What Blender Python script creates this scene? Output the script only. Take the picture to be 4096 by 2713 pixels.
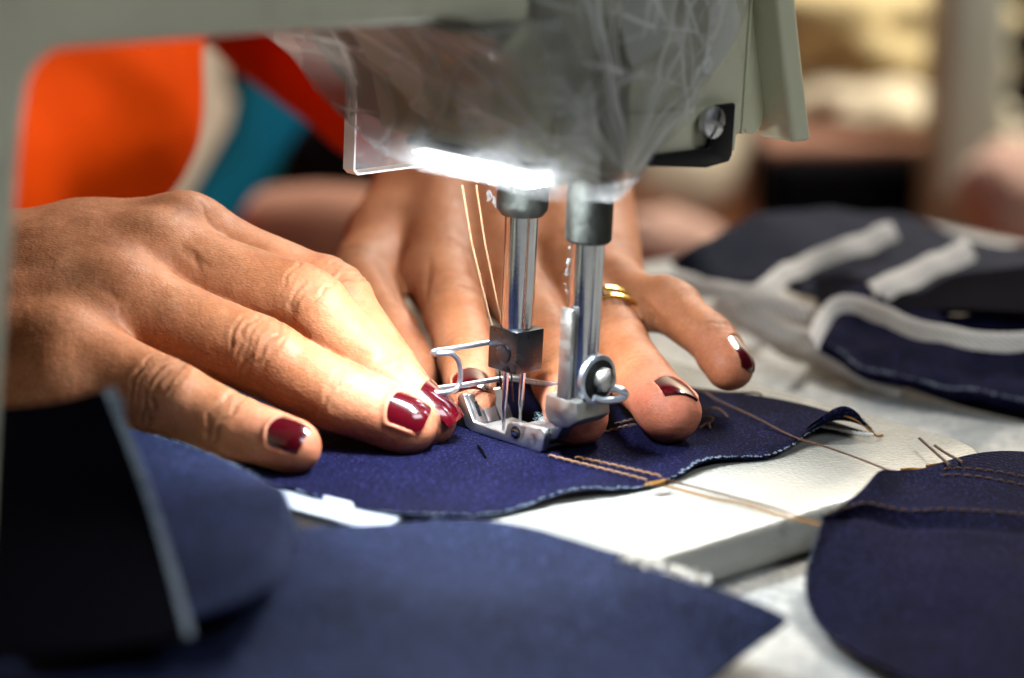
# Close-up of a twin-needle sewing machine at work, seen from behind the machine.
# All lengths below are written in millimetres and scaled to metres when a mesh is linked.
import bpy, bmesh, math, random
import numpy as np

for o in list(bpy.data.objects):
    bpy.data.objects.remove(o)
scene = bpy.context.scene
COL = scene.collection
MM = 0.001
rnd = random.Random(7)

# ------------------------------------------------------------------ camera
PITCH, ROLL = math.radians(14.0), math.radians(2.7)
cam_data = bpy.data.cameras.new('camera')
cam = bpy.data.objects.new('camera', cam_data)
COL.objects.link(cam)
scene.camera = cam
cam_data.lens = 60.0
cam_data.sensor_width = 23.6
cam_data.clip_start = 0.01
cam_data.clip_end = 50.0
cam_data.dof.use_dof = True
cam_data.dof.focus_distance = 0.667
cam_data.dof.aperture_fstop = 3.4
cam_data.dof.aperture_blades = 7
_cam_loc = (-0.314 * MM, -643.235 * MM, 185.481 * MM)
_r = np.array([1.0, 0, 0]); _f = np.array([0, math.cos(PITCH), -math.sin(PITCH)]); _u = np.array([0, math.sin(PITCH), math.cos(PITCH)])
_r2 = _r * math.cos(ROLL) + _u * math.sin(ROLL); _u2 = _u * math.cos(ROLL) - _r * math.sin(ROLL)
from mathutils import Matrix, Vector
cam.matrix_world = Matrix(((_r2[0], _u2[0], -_f[0], _cam_loc[0]), (_r2[1], _u2[1], -_f[1], _cam_loc[1]),
                           (_r2[2], _u2[2], -_f[2], _cam_loc[2]), (0, 0, 0, 1)))

# ------------------------------------------------------------------ world and room light
world = bpy.data.worlds.new('World'); scene.world = world
world.use_nodes = True
bg = world.node_tree.nodes['Background']
bg.inputs[0].default_value = (0.80, 0.90, 1.0, 1); bg.inputs[1].default_value = 0.015

def area_light(name, loc, target, size, size_y, power, color):
    d = bpy.data.lights.new(name, 'AREA'); d.shape = 'RECTANGLE'; d.size = size; d.size_y = size_y
    d.energy = power; d.color = color
    o = bpy.data.objects.new(name, d); COL.objects.link(o); o.location = loc
    o.rotation_euler = (Vector(target) - Vector(loc)).to_track_quat('-Z', 'Y').to_euler()
    return o
# ceiling tubes of the workshop
area_light('ceiling_tube', (1.0, -0.95, 1.5), (0.0, 0.0, 0.0), 0.9, 0.4, 13.0, (0.88, 0.94, 1.0))
area_light('ceiling_tube', (0.9, 1.5, 1.9), (0.6, 1.6, 0.0), 1.2, 0.4, 110.0, (1.0, 0.94, 0.85))

scene.view_settings.view_transform = 'Standard'
scene.view_settings.look = 'None'
scene.view_settings.exposure = 0.0
scene.view_settings.gamma = 1.0
scene.view_settings.use_curve_mapping = False
scene.cycles.use_denoising = True
scene.cycles.max_bounces = 10
scene.cycles.transparent_max_bounces = 24
scene.cycles.caustics_reflective = False
scene.cycles.caustics_refractive = False
scene.cycles.sample_clamp_indirect = 6.0

# ------------------------------------------------------------------ materials
def new_mat(name):
    m = bpy.data.materials.new(name); m.use_nodes = True
    nt = m.node_tree
    b = nt.nodes['Principled BSDF']
    return m, nt, b
def node(nt, kind, **kw):
    n = nt.nodes.new(kind)
    for k, v in kw.items():
        setattr(n, k, v)
    return n
def ramp(nt, stops, fac):
    r = nt.nodes.new('ShaderNodeValToRGB')
    e = r.color_ramp.elements
    while len(e) < len(stops): e.new(0.5)
    for i, (p, c) in enumerate(stops):
        e[i].position = p; e[i].color = (c[0], c[1], c[2], 1)
    nt.links.new(fac, r.inputs[0])
    return r.outputs[0]
def noise(nt, scale, detail=3, rough=0.5, vec=None, dist=0.0):
    n = node(nt, 'ShaderNodeTexNoise'); n.inputs['Scale'].default_value = scale
    n.inputs['Detail'].default_value = detail; n.inputs['Roughness'].default_value = rough
    n.inputs['Distortion'].default_value = dist
    if vec is None:
        tc = node(nt, 'ShaderNodeTexCoord'); vec = tc.outputs['Object']
    nt.links.new(vec, n.inputs['Vector'])
    return n.outputs['Fac']
def bump(nt, b, height, strength, dist, prev=None):
    n = node(nt, 'ShaderNodeBump'); n.inputs['Strength'].default_value = strength
    n.inputs['Distance'].default_value = dist
    nt.links.new(height, n.inputs['Height'])
    if prev is not None: nt.links.new(prev, n.inputs['Normal'])
    nt.links.new(n.outputs[0], b.inputs['Normal'])
    return n.outputs[0]
def mathn(nt, op, a, c):
    n = node(nt, 'ShaderNodeMath', operation=op)
    for i, v in enumerate((a, c)):
        if isinstance(v, (int, float)): n.inputs[i].default_value = v
        else: nt.links.new(v, n.inputs[i])
    return n.outputs[0]
def mixc(nt, fac, a, c, blend='MIX'):
    n = node(nt, 'ShaderNodeMix', data_type='RGBA', blend_type=blend)
    if isinstance(fac, (int, float)): n.inputs[0].default_value = fac
    else: nt.links.new(fac, n.inputs[0])
    for i, v in ((6, a), (7, c)):
        if isinstance(v, tuple): n.inputs[i].default_value = (v[0], v[1], v[2], 1)
        else: nt.links.new(v, n.inputs[i])
    return n.outputs[2]

MAT = {}
def painted(name, c, rough=0.4, bscale=900, bstr=0.25, bdist=0.0002, var=0.12, coat=0.0, dirt=None):
    m, nt, b = new_mat(name)
    lo = tuple(x * (1 - var) for x in c); hi = tuple(min(1, x * (1 + var)) for x in c)
    col = ramp(nt, [(0.3, lo), (0.7, hi)], noise(nt, 40, 4))
    if dirt:
        col = mixc(nt, ramp(nt, [(0.55, (0, 0, 0)), (0.80, (0.8, 0.8, 0.8))], noise(nt, 60, 8, 0.72)), col, dirt)
    nt.links.new(col, b.inputs['Base Color'])
    rr = ramp(nt, [(0.3, (rough * .8,) * 3), (0.7, (min(1, rough * 1.25),) * 3)], noise(nt, 120, 4))
    nt.links.new(rr, b.inputs['Roughness'])
    b.inputs['Coat Weight'].default_value = coat
    if bstr: bump(nt, b, noise(nt, bscale, 2), bstr, bdist)
    MAT[name] = m; return m
def metal(name, c, rough, streak=False, aniso=0.0, var=0.2):
    m, nt, b = new_mat(name)
    col = ramp(nt, [(0.25, tuple(x * (1 - var) for x in c)), (0.75, c)], noise(nt, 160, 5, 0.65))
    nt.links.new(col, b.inputs['Base Color'])
    b.inputs['Metallic'].default_value = 1.0
    rr = ramp(nt, [(0.3, (rough * .7,) * 3), (0.75, (min(1, rough * 1.5),) * 3)], noise(nt, 300, 5, 0.7))
    nt.links.new(rr, b.inputs['Roughness'])
    bump(nt, b, noise(nt, 1200, 3, 0.6), 0.06, 0.0002)
    MAT[name] = m; return m

painted('cream_paint', (0.52, 0.51, 0.38), 0.45, 1100, 0.35, 0.00015, 0.10, dirt=(0.22, 0.20, 0.14))
painted('cream_smooth', (0.53, 0.53, 0.38), 0.40, 1500, 0.08, 0.0001, 0.05)
painted('bed_enamel', (0.37, 0.375, 0.345), 0.15, 900, 0.8, 0.0005, 0.06, coat=0.3)
painted('shaded_cream_paint', (0.075, 0.060, 0.048), 0.45, 500, 0.5, 0.0004, 0.25)  # cream paint with the shade below the arm put into its colour
painted('black_oxide', (0.006, 0.006, 0.007), 0.5, 600, 0.2, 0.0002, 0.3)
MAT['black_oxide'].node_tree.nodes['Principled BSDF'].inputs['Specular IOR Level'].default_value = 0.2
painted('slide_plate_steel', (0.52, 0.57, 0.64), 0.22, 900, 0.05, 0.0001, 0.05)
metal('steel', (0.66, 0.67, 0.69), 0.36)
metal('polished_steel', (0.74, 0.75, 0.78), 0.12)
metal('dull_steel', (0.055, 0.058, 0.052), 0.45)
metal('worn_steel', (0.50, 0.49, 0.46), 0.40, var=0.3)
metal('zinc', (0.70, 0.78, 0.88), 0.36, var=0.1)
metal('gold', (0.90, 0.58, 0.16), 0.22)
metal('black_steel', (0.05, 0.055, 0.065), 0.30)

def skin_mat():
    m, nt, b = new_mat('skin')
    at = node(nt, 'ShaderNodeAttribute', attribute_name='tone')      # x: redness of tips, y: knuckle darkness
    sx = node(nt, 'ShaderNodeSeparateXYZ'); nt.links.new(at.outputs['Vector'], sx.inputs[0])
    base = ramp(nt, [(0.25, (0.26, 0.085, 0.032)), (0.5, (0.39, 0.148, 0.064)), (0.78, (0.49, 0.215, 0.110))], noise(nt, 75, 5, 0.6))
    red = mixc(nt, mathn(nt, 'MULTIPLY', sx.outputs[0], 0.75), base, (0.62, 0.20, 0.135))
    dark = mixc(nt, mathn(nt, 'MULTIPLY', sx.outputs[1], 0.55), red, (0.27, 0.115, 0.055))
    fine = ramp(nt, [(0.35, (0.86, 0.84, 0.82)), (0.65, (1.05, 1.04, 1.03))], noise(nt, 900, 3, 0.6))
    col = mixc(nt, 1.0, dark, fine, 'MULTIPLY')
    nt.links.new(col, b.inputs['Base Color'])
    b.inputs['Subsurface Weight'].default_value = 0.28
    b.inputs['Subsurface Radius'].default_value = (1.0, 0.35, 0.18)
    b.inputs['Subsurface Scale'].default_value = 0.0020
    rr = ramp(nt, [(0.3, (0.50,) * 3), (0.7, (0.66,) * 3)], noise(nt, 260, 3))
    nt.links.new(rr, b.inputs['Roughness'])
    b.inputs['Specular IOR Level'].default_value = 0.32
    v = node(nt, 'ShaderNodeTexVoronoi', feature='DISTANCE_TO_EDGE'); v.inputs['Scale'].default_value = 1150
    tc = node(nt, 'ShaderNodeTexCoord')
    mp = node(nt, 'ShaderNodeMapping'); mp.inputs['Scale'].default_value = (0.55, 1.0, 1.0); mp.inputs['Rotation'].default_value = (0, 0.3, 0.4)
    nt.links.new(tc.outputs['Object'], mp.inputs[0])
    ds = noise(nt, 300, 2, vec=mp.outputs[0])
    nt.links.new(mp.outputs[0], v.inputs['Vector'])
    h = mathn(nt, 'MINIMUM', v.outputs[0], 0.28)
    p = bump(nt, b, h, 0.36, 0.0004)
    bump(nt, b, noise(nt, 420, 4, 0.6), 0.28, 0.0005, p)
    MAT['skin'] = m
skin_mat()

def nail_mat():
    m, nt, b = new_mat('nail_varnish')
    col = ramp(nt, [(0.35, (0.034, 0.0006, 0.0025)), (0.7, (0.075, 0.0012, 0.005))], noise(nt, 180, 3))
    nt.links.new(col, b.inputs['Base Color'])
    b.inputs['Roughness'].default_value = 0.15; b.inputs['Coat Weight'].default_value = 0.7; b.inputs['Coat Roughness'].default_value = 0.05
    bump(nt, b, noise(nt, 350, 2), 0.05, 0.0003)
    MAT['nail_varnish'] = m
nail_mat()

def denim_mat(name, c_lo, c_hi, thread=0.5, sheen=0.25, rough=0.8, spec=0.12):
    m, nt, b = new_mat(name)
    uv = node(nt, 'ShaderNodeUVMap')
    mp = node(nt, 'ShaderNodeMapping'); mp.inputs['Rotation'].default_value = (0, 0, math.radians(62))
    nt.links.new(uv.outputs[0], mp.inputs[0])
    w = node(nt, 'ShaderNodeTexWave', wave_type='BANDS'); w.inputs['Scale'].default_value = 0.26    # uv is in mm: about 1.1 ribs per mm
    w.inputs['Distortion'].default_value = 3.0; w.inputs['Detail'].default_value = 3; w.inputs['Detail Scale'].default_value = 3
    nt.links.new(mp.outputs[0], w.inputs['Vector'])
    blot = noise(nt, 30, 5, 0.6)
    col = ramp(nt, [(0.3, c_lo), (0.72, c_hi)], blot)
    spk = noise(nt, 1500, 2, 0.6)
    light = tuple(min(1, x * 6.5 + 0.006) for x in c_hi)
    col = mixc(nt, mathn(nt, 'MULTIPLY', ramp(nt, [(0.54, (0, 0, 0)), (0.70, (1, 1, 1))], spk), thread), col, light)
    dk = ramp(nt, [(0.0, (0.62,) * 3), (0.6, (1.0,) * 3)], w.outputs['Fac'])
    col = mixc(nt, 1.0, col, dk, 'MULTIPLY')
    nt.links.new(col, b.inputs['Base Color'])
    b.inputs['Roughness'].default_value = rough
    b.inputs['Specular IOR Level'].default_value = spec
    b.inputs['Sheen Weight'].default_value = sheen; b.inputs['Sheen Roughness'].default_value = 0.45
    b.inputs['Sheen Tint'].default_value = (0.55, 0.6, 1.0, 1)
    p = bump(nt, b, w.outputs['Fac'], 0.45, 0.00025)
    bump(nt, b, spk, 0.3, 0.0003, p)
    MAT[name] = m; return m
denim_mat('navy_denim', (0.0014, 0.0016, 0.008), (0.0036, 0.0038, 0.018), 0.9, 0.0, 0.85, 0.04)
denim_mat('navy_denim_face', (0.002, 0.0035, 0.014), (0.016, 0.023, 0.062), 0.7, 0.02, 0.85, 0.05)
denim_mat('pale_denim_edge', (0.10, 0.14, 0.20), (0.22, 0.28, 0.36), 0.6, 0.3)
denim_mat('black_denim', (0.0015, 0.0015, 0.003), (0.003, 0.003, 0.006), 0.0, 0.0, 0.95, 0.02)
denim_mat('grey_denim', (0.008, 0.011, 0.020), (0.017, 0.019, 0.031), 0.35, 0.02, 0.85, 0.06)
denim_mat('white_tape', (0.52, 0.49, 0.45), (0.68, 0.65, 0.61), 0.1, 0.2)

def cloth_mat(name, c, rough=0.85, scale=900, var=0.15, sheen=0.2):
    m, nt, b = new_mat(name)
    lo = tuple(x * (1 - var) for x in c); hi = tuple(min(1, x * (1 + var)) for x in c)
    col = ramp(nt, [(0.3, lo), (0.7, hi)], noise(nt, 30, 4))
    nt.links.new(col, b.inputs['Base Color']); b.inputs['Roughness'].default_value = rough
    b.inputs['Sheen Weight'].default_value = sheen
    b.inputs['Specular IOR Level'].default_value = 0.03 if max(c) < 0.02 or c[2] < 0.001 else 0.2
    bump(nt, b, noise(nt, scale, 3, 0.7), 0.5, 0.0006)
    MAT[name] = m
cloth_mat('orange_cloth', (0.70, 0.060, 0.0005), var=0.10, sheen=0.0)
cloth_mat('teal_cloth', (0.004, 0.40, 0.66), var=0.2, sheen=0.0)
cloth_mat('black_cloth', (0.004, 0.004, 0.005), sheen=0.0)
cloth_mat('beige_cloth', (0.80, 0.69, 0.48), var=0.15)
cloth_mat('ochre_cloth', (0.62, 0.49, 0.24), var=0.35)
cloth_mat('brown_cloth', (0.30, 0.135, 0.075), var=0.2)
cloth_mat('pink_cloth', (0.50, 0.30, 0.22), var=0.2)
cloth_mat('brown_thread', (0.085, 0.036, 0.014), var=0.35, scale=4000)
cloth_mat('tan_thread', (0.19, 0.095, 0.040), var=0.3, scale=4000)
cloth_mat('gold_thread', (0.30, 0.135, 0.012), var=0.3, scale=4000)
cloth_mat('white_thread', (0.68, 0.66, 0.62), var=0.15, scale=4000)
cloth_mat('lint', (0.26, 0.37, 0.38), var=0.1)
painted('wall_plaster', (0.78, 0.70, 0.55), 0.8, 60, 0.2, 0.001, 0.08)
painted('white_plastic', (0.80, 0.78, 0.72), 0.4, 200, 0.1, 0.0003, 0.04)

def table_mat():
    m, nt, b = new_mat('laminate')
    a = ramp(nt, [(0.34, (0.21, 0.24, 0.26)), (0.50, (0.42, 0.425, 0.41)), (0.70, (0.54, 0.53, 0.49))], noise(nt, 22, 6, 0.65, dist=0.6))
    s = ramp(nt, [(0.40, (0.42, 0.46, 0.50)), (0.56, (1.0, 1.0, 1.0))], noise(nt, 380, 5, 0.8))
    nt.links.new(mixc(nt, 0.8, a, s, 'MULTIPLY'), b.inputs['Base Color'])
    nt.links.new(ramp(nt, [(0.3, (0.35,) * 3), (0.7, (0.6,) * 3)], noise(nt, 90, 4)), b.inputs['Roughness'])
    bump(nt, b, noise(nt, 600, 3), 0.2, 0.0002)
    MAT['laminate'] = m
table_mat()

def clear_mats():
    m, nt, b = new_mat('clear_acrylic')
    b.inputs['Base Color'].default_value = (0.97, 0.96, 0.95, 1); b.inputs['Roughness'].default_value = 0.04
    b.inputs['Transmission Weight'].default_value = 1.0; b.inputs['IOR'].default_value = 1.49
    sc = ramp(nt, [(0.60, (0.03,) * 3), (0.75, (0.22,) * 3)], noise(nt, 260, 5, 0.7, dist=2.0))
    nt.links.new(sc, b.inputs['Roughness'])
    MAT['clear_acrylic'] = m
    m, nt, b = new_mat('plastic_film')
    out = nt.nodes['Material Output']
    b.inputs['Roughness'].default_value = 0.08
    b.inputs['Specular IOR Level'].default_value = 0.6
    tr = node(nt, 'ShaderNodeBsdfTransparent'); tr.inputs[0].default_value = (0.93, 0.93, 0.92, 1)
    tl = node(nt, 'ShaderNodeBsdfTranslucent'); tl.inputs[0].default_value = (0.7, 0.7, 0.7, 1)
    mx0 = node(nt, 'ShaderNodeMixShader'); mx0.inputs[0].default_value = 0.28
    nt.links.new(b.outputs[0], mx0.inputs[1]); nt.links.new(tl.outputs[0], mx0.inputs[2])
    lw = node(nt, 'ShaderNodeLayerWeight'); lw.inputs[0].default_value = 0.35
    at = node(nt, 'ShaderNodeAttribute', attribute_name='crease')
    vo = node(nt, 'ShaderNodeTexVoronoi'); vo.inputs['Scale'].default_value = 70; vo.inputs['Randomness'].default_value = 1.0
    tcv = node(nt, 'ShaderNodeTexCoord'); mpv = node(nt, 'ShaderNodeMapping'); mpv.inputs['Scale'].default_value = (1.0, 1.0, 0.45); nt.links.new(tcv.outputs['Object'], mpv.inputs[0]); nt.links.new(mpv.outputs[0], vo.inputs['Vector'])
    sxv = node(nt, 'ShaderNodeSeparateColor'); nt.links.new(vo.outputs['Color'], sxv.inputs[0])
    fz = mathn(nt, 'ADD', ramp(nt, [(0.0, (0.03,) * 3), (1.0, (0.62,) * 3)], at.outputs['Fac']), mathn(nt, 'MULTIPLY', mathn(nt, 'POWER', sxv.outputs[0], 1.5), 0.42))
    nt.links.new(ramp(nt, [(0.25, (0.03, 0.03, 0.03)), (0.75, (0.70, 0.71, 0.70))], mathn(nt, 'ADD', sxv.outputs[1], mathn(nt, 'MULTIPLY', at.outputs['Fac'], 0.8))), b.inputs['Base Color'])  # fold glints and dark patches painted into the clear film's colour
    fac = mathn(nt, 'MINIMUM', mathn(nt, 'ADD', mathn(nt, 'MULTIPLY', lw.outputs['Facing'], 0.40), fz), 0.8)
    mx = node(nt, 'ShaderNodeMixShader'); nt.links.new(fac, mx.inputs[0])
    nt.links.new(tr.outputs[0], mx.inputs[1]); nt.links.new(mx0.outputs[0], mx.inputs[2])
    nt.links.new(mx.outputs[0], out.inputs['Surface'])
    bump(nt, b, noise(nt, 90, 3, 0.5, dist=1.0), 0.25, 0.002)
    MAT['plastic_film'] = m
    m, nt, b = new_mat('guard_face')
    out = nt.nodes['Material Output']; b.inputs['Base Color'].default_value = (0.9, 0.88, 0.86, 1); b.inputs['Roughness'].default_value = 0.08
    tr = node(nt, 'ShaderNodeBsdfTransparent'); tr.inputs[0].default_value = (0.97, 0.96, 0.95, 1)
    mx = node(nt, 'ShaderNodeMixShader'); nt.links.new(ramp(nt, [(0.55, (0.07,) * 3), (0.75, (0.22,) * 3)], noise(nt, 160, 6, 0.75, dist=2.0)), mx.inputs[0])
    nt.links.new(tr.outputs[0], mx.inputs[1]); nt.links.new(b.outputs[0], mx.inputs[2]); nt.links.new(mx.outputs[0], out.inputs['Surface'])
    MAT['guard_face'] = m
    m, nt, b = new_mat('guard_rim')
    b.inputs['Base Color'].default_value = (0.86, 0.84, 0.82, 1); b.inputs['Roughness'].default_value = 0.35; b.inputs['Transmission Weight'].default_value = 0.35
    bump(nt, b, noise(nt, 500, 3), 0.2, 0.0003); MAT['guard_rim'] = m
    m, nt, b = new_mat('lamp_diffuser')
    b.inputs['Base Color'].default_value = (0.9, 0.9, 0.9, 1)
    b.inputs['Emission Color'].default_value = (0.90, 0.96, 1.0, 1); b.inputs['Emission Strength'].default_value = 5.0
    MAT['lamp_diffuser'] = m
    m, nt, b = new_mat('lamp_led')
    b.inputs['Emission Color'].default_value = (0.86, 0.94, 1.0, 1); b.inputs['Emission Strength'].default_value = 560.0
    MAT['lamp_led'] = m
clear_mats()

# ------------------------------------------------------------------ mesh helpers
BASE = {}
def thing(name, label, cat, loc=(0, 0, 0), group=None):
    o = bpy.data.objects.new(name, None); COL.objects.link(o)
    o.empty_display_size = 0.01
    o.location = tuple(c * MM for c in loc); BASE[o] = np.array(loc, float)
    tag(o, label, cat, group)
    return o
def tag(o, label=None, cat=None, group=None, kind=None):
    if label: o['label'] = label
    if cat: o['category'] = cat
    if group: o['group'] = group
    if kind: o['kind'] = kind
    return o
def link_mesh(name, V, F, mat, parent=None, smooth=40, uv=None, loc=None, kind=None):
    V = np.asarray(V, float)
    if parent is not None: base = BASE[parent]
    else: base = np.array(loc, float) if loc is not None else np.array([V[:, 0].mean(), V[:, 1].mean(), V[:, 2].min()])
    me = bpy.data.meshes.new(name)
    if isinstance(F, np.ndarray):
        n, k = F.shape
        me.vertices.add(len(V)); me.vertices.foreach_set('co', ((V - base) * MM).astype(np.float32).ravel())
        me.loops.add(n * k); me.loops.foreach_set('vertex_index', F.astype(np.int32).ravel())
        me.polygons.add(n); me.polygons.foreach_set('loop_start', np.arange(0, n * k, k, dtype=np.int32))
        me.update(calc_edges=True); me.validate()
    else:
        me.from_pydata([tuple(v) for v in (V - base) * MM], [], [tuple(int(i) for i in f) for f in F]); me.update()
    if uv is not None:
        l = me.uv_layers.new(name='UVMap')
        vi = np.zeros(len(me.loops), dtype=np.int32); me.loops.foreach_get('vertex_index', vi)
        l.data.foreach_set('uv', np.asarray(uv, np.float32)[vi].ravel())
    if smooth:
        me.shade_smooth()
        me.set_sharp_from_angle(angle=math.radians(smooth))
    if mat: me.materials.append(MAT[mat] if isinstance(mat, str) else mat)
    o = bpy.data.objects.new(name, me); COL.objects.link(o)
    if parent is not None:
        o.parent = parent; BASE[o] = BASE[parent]
    else:
        o.location = tuple(base * MM); BASE[o] = base
    if kind: o['kind'] = kind
    return o

class MB:
    def __init__(s): s.V = []; s.F = []
    def add(s, V, F):
        k = len(s.V); s.V += [tuple(v) for v in V]; s.F += [tuple(i + k for i in f) for f in F]; return s
    def build(s, name, mat, parent=None, smooth=40, **kw):
        return link_mesh(name, s.V, s.F, mat, parent, smooth, **kw)
def nrm(v):
    v = np.asarray(v, float); return v / max(1e-9, np.linalg.norm(v))
def curve(pts, n=8, closed=False):
    """Catmull-Rom through the points, n steps per span"""
    P = [np.asarray(p, float) for p in pts]; N = len(P); out = []
    for i in range(N if closed else N - 1):
        p0 = P[(i - 1) % N] if closed or i > 0 else 2 * P[0] - P[1]
        p1 = P[i]; p2 = P[(i + 1) % N]
        p3 = P[(i + 2) % N] if closed or i + 2 < N else 2 * P[-1] - P[-2]
        for k in range(n):
            t = k / n
            out.append(0.5 * (2 * p1 + (p2 - p0) * t + (2 * p0 - 5 * p1 + 4 * p2 - p3) * t * t + (3 * p1 - p0 - 3 * p2 + p3) * t ** 3))
    if not closed: out.append(P[-1])
    return out
def resample(path, n):
    P = np.array(path, float); s = np.r_[0, np.cumsum(np.linalg.norm(np.diff(P, axis=0), axis=1))]
    t = np.linspace(0, s[-1], n)
    return np.stack([np.interp(t, s, P[:, k]) for k in range(P.shape[1])], 1)
def tube(path, r, n=10, caps=True, flat=None):
    P = np.array(path, float); m = len(P)
    rr = np.full(m, r, float) if np.isscalar(r) else np.interp(np.linspace(0, 1, m), np.linspace(0, 1, len(r)), r)
    T = np.gradient(P, axis=0); T /= np.maximum(1e-9, np.linalg.norm(T, axis=1))[:, None]
    a = np.array([0, 0, 1.0]) if abs(T[0][2]) < 0.9 else np.array([1.0, 0, 0])
    u = nrm(np.cross(a, T[0])); V = []; F = []
    for i in range(m):
        u = nrm(u - T[i] * (u @ T[i])); w = np.cross(T[i], u)
        for k in range(n):
            q = 2 * math.pi * k / n
            V.append(P[i] + rr[i] * (u * math.cos(q) + w * math.sin(q)))
    for i in range(m - 1):
        for k in range(n):
            F.append((i * n + k, i * n + (k + 1) % n, (i + 1) * n + (k + 1) % n, (i + 1) * n + k))
    if caps: F += [tuple(range(n - 1, -1, -1)), tuple((m - 1) * n + k for k in range(n))]
    return V, F
def lathe(base, axis, prof, n=28, up=None):
    """prof: list of (distance along axis, radius)"""
    base = np.asarray(base, float); axis = nrm(axis)
    u = nrm(np.cross(axis, [0.3, 0.9, 0.1] if abs(axis[2]) > .8 else [0, 0, 1])); w = np.cross(axis, u)
    V = []; F = []
    for h, r in prof:
        for k in range(n):
            q = 2 * math.pi * k / n
            V.append(base + axis * h + r * (u * math.cos(q) + w * math.sin(q)))
    m = len(prof)
    for i in range(m - 1):
        for k in range(n):
            F.append((i * n + k, i * n + (k + 1) % n, (i + 1) * n + (k + 1) % n, (i + 1) * n + k))
    F += [tuple(range(n - 1, -1, -1)), tuple((m - 1) * n + k for k in range(n))]
    return V, F
def bevelled(V, F, w, seg=2, angle=25):
    bm = bmesh.new(); vs = [bm.verts.new(v) for v in V]
    for f in F: bm.faces.new([vs[i] for i in f])
    bmesh.ops.recalc_face_normals(bm, faces=bm.faces)
    es = [e for e in bm.edges if len(e.link_faces) == 2 and e.calc_face_angle() > math.radians(angle)]
    bmesh.ops.bevel(bm, geom=es, offset=w, segments=seg, affect='EDGES', profile=0.5, clamp_overlap=True)
    bm.verts.index_update()
    V2 = [tuple(v.co) for v in bm.verts]; F2 = [tuple(v.index for v in f.verts) for f in bm.faces]
    bm.free(); return V2, F2
ANG = math.radians(46)
XD = np.array([math.cos(ANG), math.sin(ANG), 0]); YD = np.array([math.sin(ANG), -math.cos(ANG), 0]); ZD = np.array([0, 0, 1.0])
def W(x, y, z):
    """machine coordinates (along the arm, along the feed, up) to the room"""
    return XD * x + YD * y + ZD * z
def mbox(x0, x1, y0, y1, z0, z1, bev=0.0, seg=2):
    V = [W(x, y, z) for z in (z0, z1) for x, y in ((x0, y0), (x1, y0), (x1, y1), (x0, y1))]
    F = [(0, 1, 2, 3), (7, 6, 5, 4), (0, 4, 5, 1), (1, 5, 6, 2), (2, 6, 7, 3), (3, 7, 4, 0)]
    return bevelled(V, F, bev, seg) if bev else (V, F)
def mprism(poly, axis, c0, c1, bev=0.0, seg=2):
    """polygon in a machine plane pushed along the third axis; axis 'x': poly is (y, z), 'y': (x, z), 'z': (x, y)"""
    f = {'x': lambda p, c: W(c, p[0], p[1]), 'y': lambda p, c: W(p[0], c, p[1]), 'z': lambda p, c: W(p[0], p[1], c)}[axis]
    n = len(poly); V = [f(p, c0) for p in poly] + [f(p, c1) for p in poly]
    F = [tuple(range(n)), tuple(range(2 * n - 1, n - 1, -1))] + [(i, (i + 1) % n, n + (i + 1) % n, n + i) for i in range(n)]
    return bevelled(V, F, bev, seg) if bev else (V, F)
def hash3(i, j, k, seed):
    h = (i * 374761393 + j * 668265263 + k * 2147483647 + seed * 1274126177) & 0xffffffff
    h = ((h ^ (h >> 13)) * 1274126177) & 0xffffffff
    return ((h ^ (h >> 16)) & 0xffff) / 65535.0
def vnoise(P, scale, seed=0):
    """value noise, 0..1, at points P (mm) with features of the size scale (mm)"""
    Q = np.asarray(P, float) / scale + 1000.0; I = np.floor(Q).astype(np.int64); f = Q - I; f = f * f * (3 - 2 * f)
    r = 0
    for dx in (0, 1):
        for dy in (0, 1):
            for dz in (0, 1):
                w = (f[:, 0] if dx else 1 - f[:, 0]) * (f[:, 1] if dy else 1 - f[:, 1]) * (f[:, 2] if dz else 1 - f[:, 2])
                r = r + w * hash3(I[:, 0] + dx, I[:, 1] + dy, I[:, 2] + dz, seed)
    return r
def grid_faces(nu, nv):
    i, j = np.meshgrid(np.arange(nu - 1), np.arange(nv - 1), indexing='ij')
    a = (i * nv + j).ravel(); return np.stack([a, a + nv, a + nv + 1, a + 1], 1)
def thick_grid(G, t):
    """a grid of points (nu, nv, 3) given a thickness t along its normal; returns V, F, uv (mm)"""
    nu, nv, _ = G.shape
    N = np.cross(np.gradient(G, axis=0), np.gradient(G, axis=1)); N /= np.maximum(1e-9, np.linalg.norm(N, axis=2))[..., None]
    if N[..., 2].mean() < 0: N = -N; flip = True
    else: flip = False
    V = np.concatenate([G.reshape(-1, 3), (G - N * t).reshape(-1, 3)]); A = grid_faces(nu, nv); n = nu * nv
    if flip: A = A[:, ::-1]
    B = A[:, ::-1] + n
    rim = [i * nv for i in range(nu)] + [(nu - 1) * nv + j for j in range(1, nv)] + [i * nv + nv - 1 for i in range(nu - 2, -1, -1)] + [j for j in range(nv - 2, 0, -1)]
    R = np.array([(rim[k], rim[(k + 1) % len(rim)], rim[(k + 1) % len(rim)] + n, rim[k] + n) for k in range(len(rim))])
    if flip: R = R[:, ::-1]
    du = np.r_[0, np.cumsum(np.linalg.norm(np.diff(G[:, nv // 2], axis=0), axis=1))]; dv = np.r_[0, np.cumsum(np.linalg.norm(np.diff(G[nu // 2], axis=0), axis=1))]
    uv = np.stack(np.meshgrid(du, dv, indexing='ij'), 2).reshape(-1, 2); uv = np.concatenate([uv, uv])
    return V, np.concatenate([A, B, R]), uv
def loft(a, b, nu, nv, bulge=None, smooth=6):
    """sheet between two curves"""
    A = resample(curve(a, smooth), nu); B = resample(curve(b, smooth), nu); t = np.linspace(0, 1, nv)[None, :, None]
    G = A[:, None] * (1 - t) + B[:, None] * t
    if bulge is not None: G = bulge(G)
    return G

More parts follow.
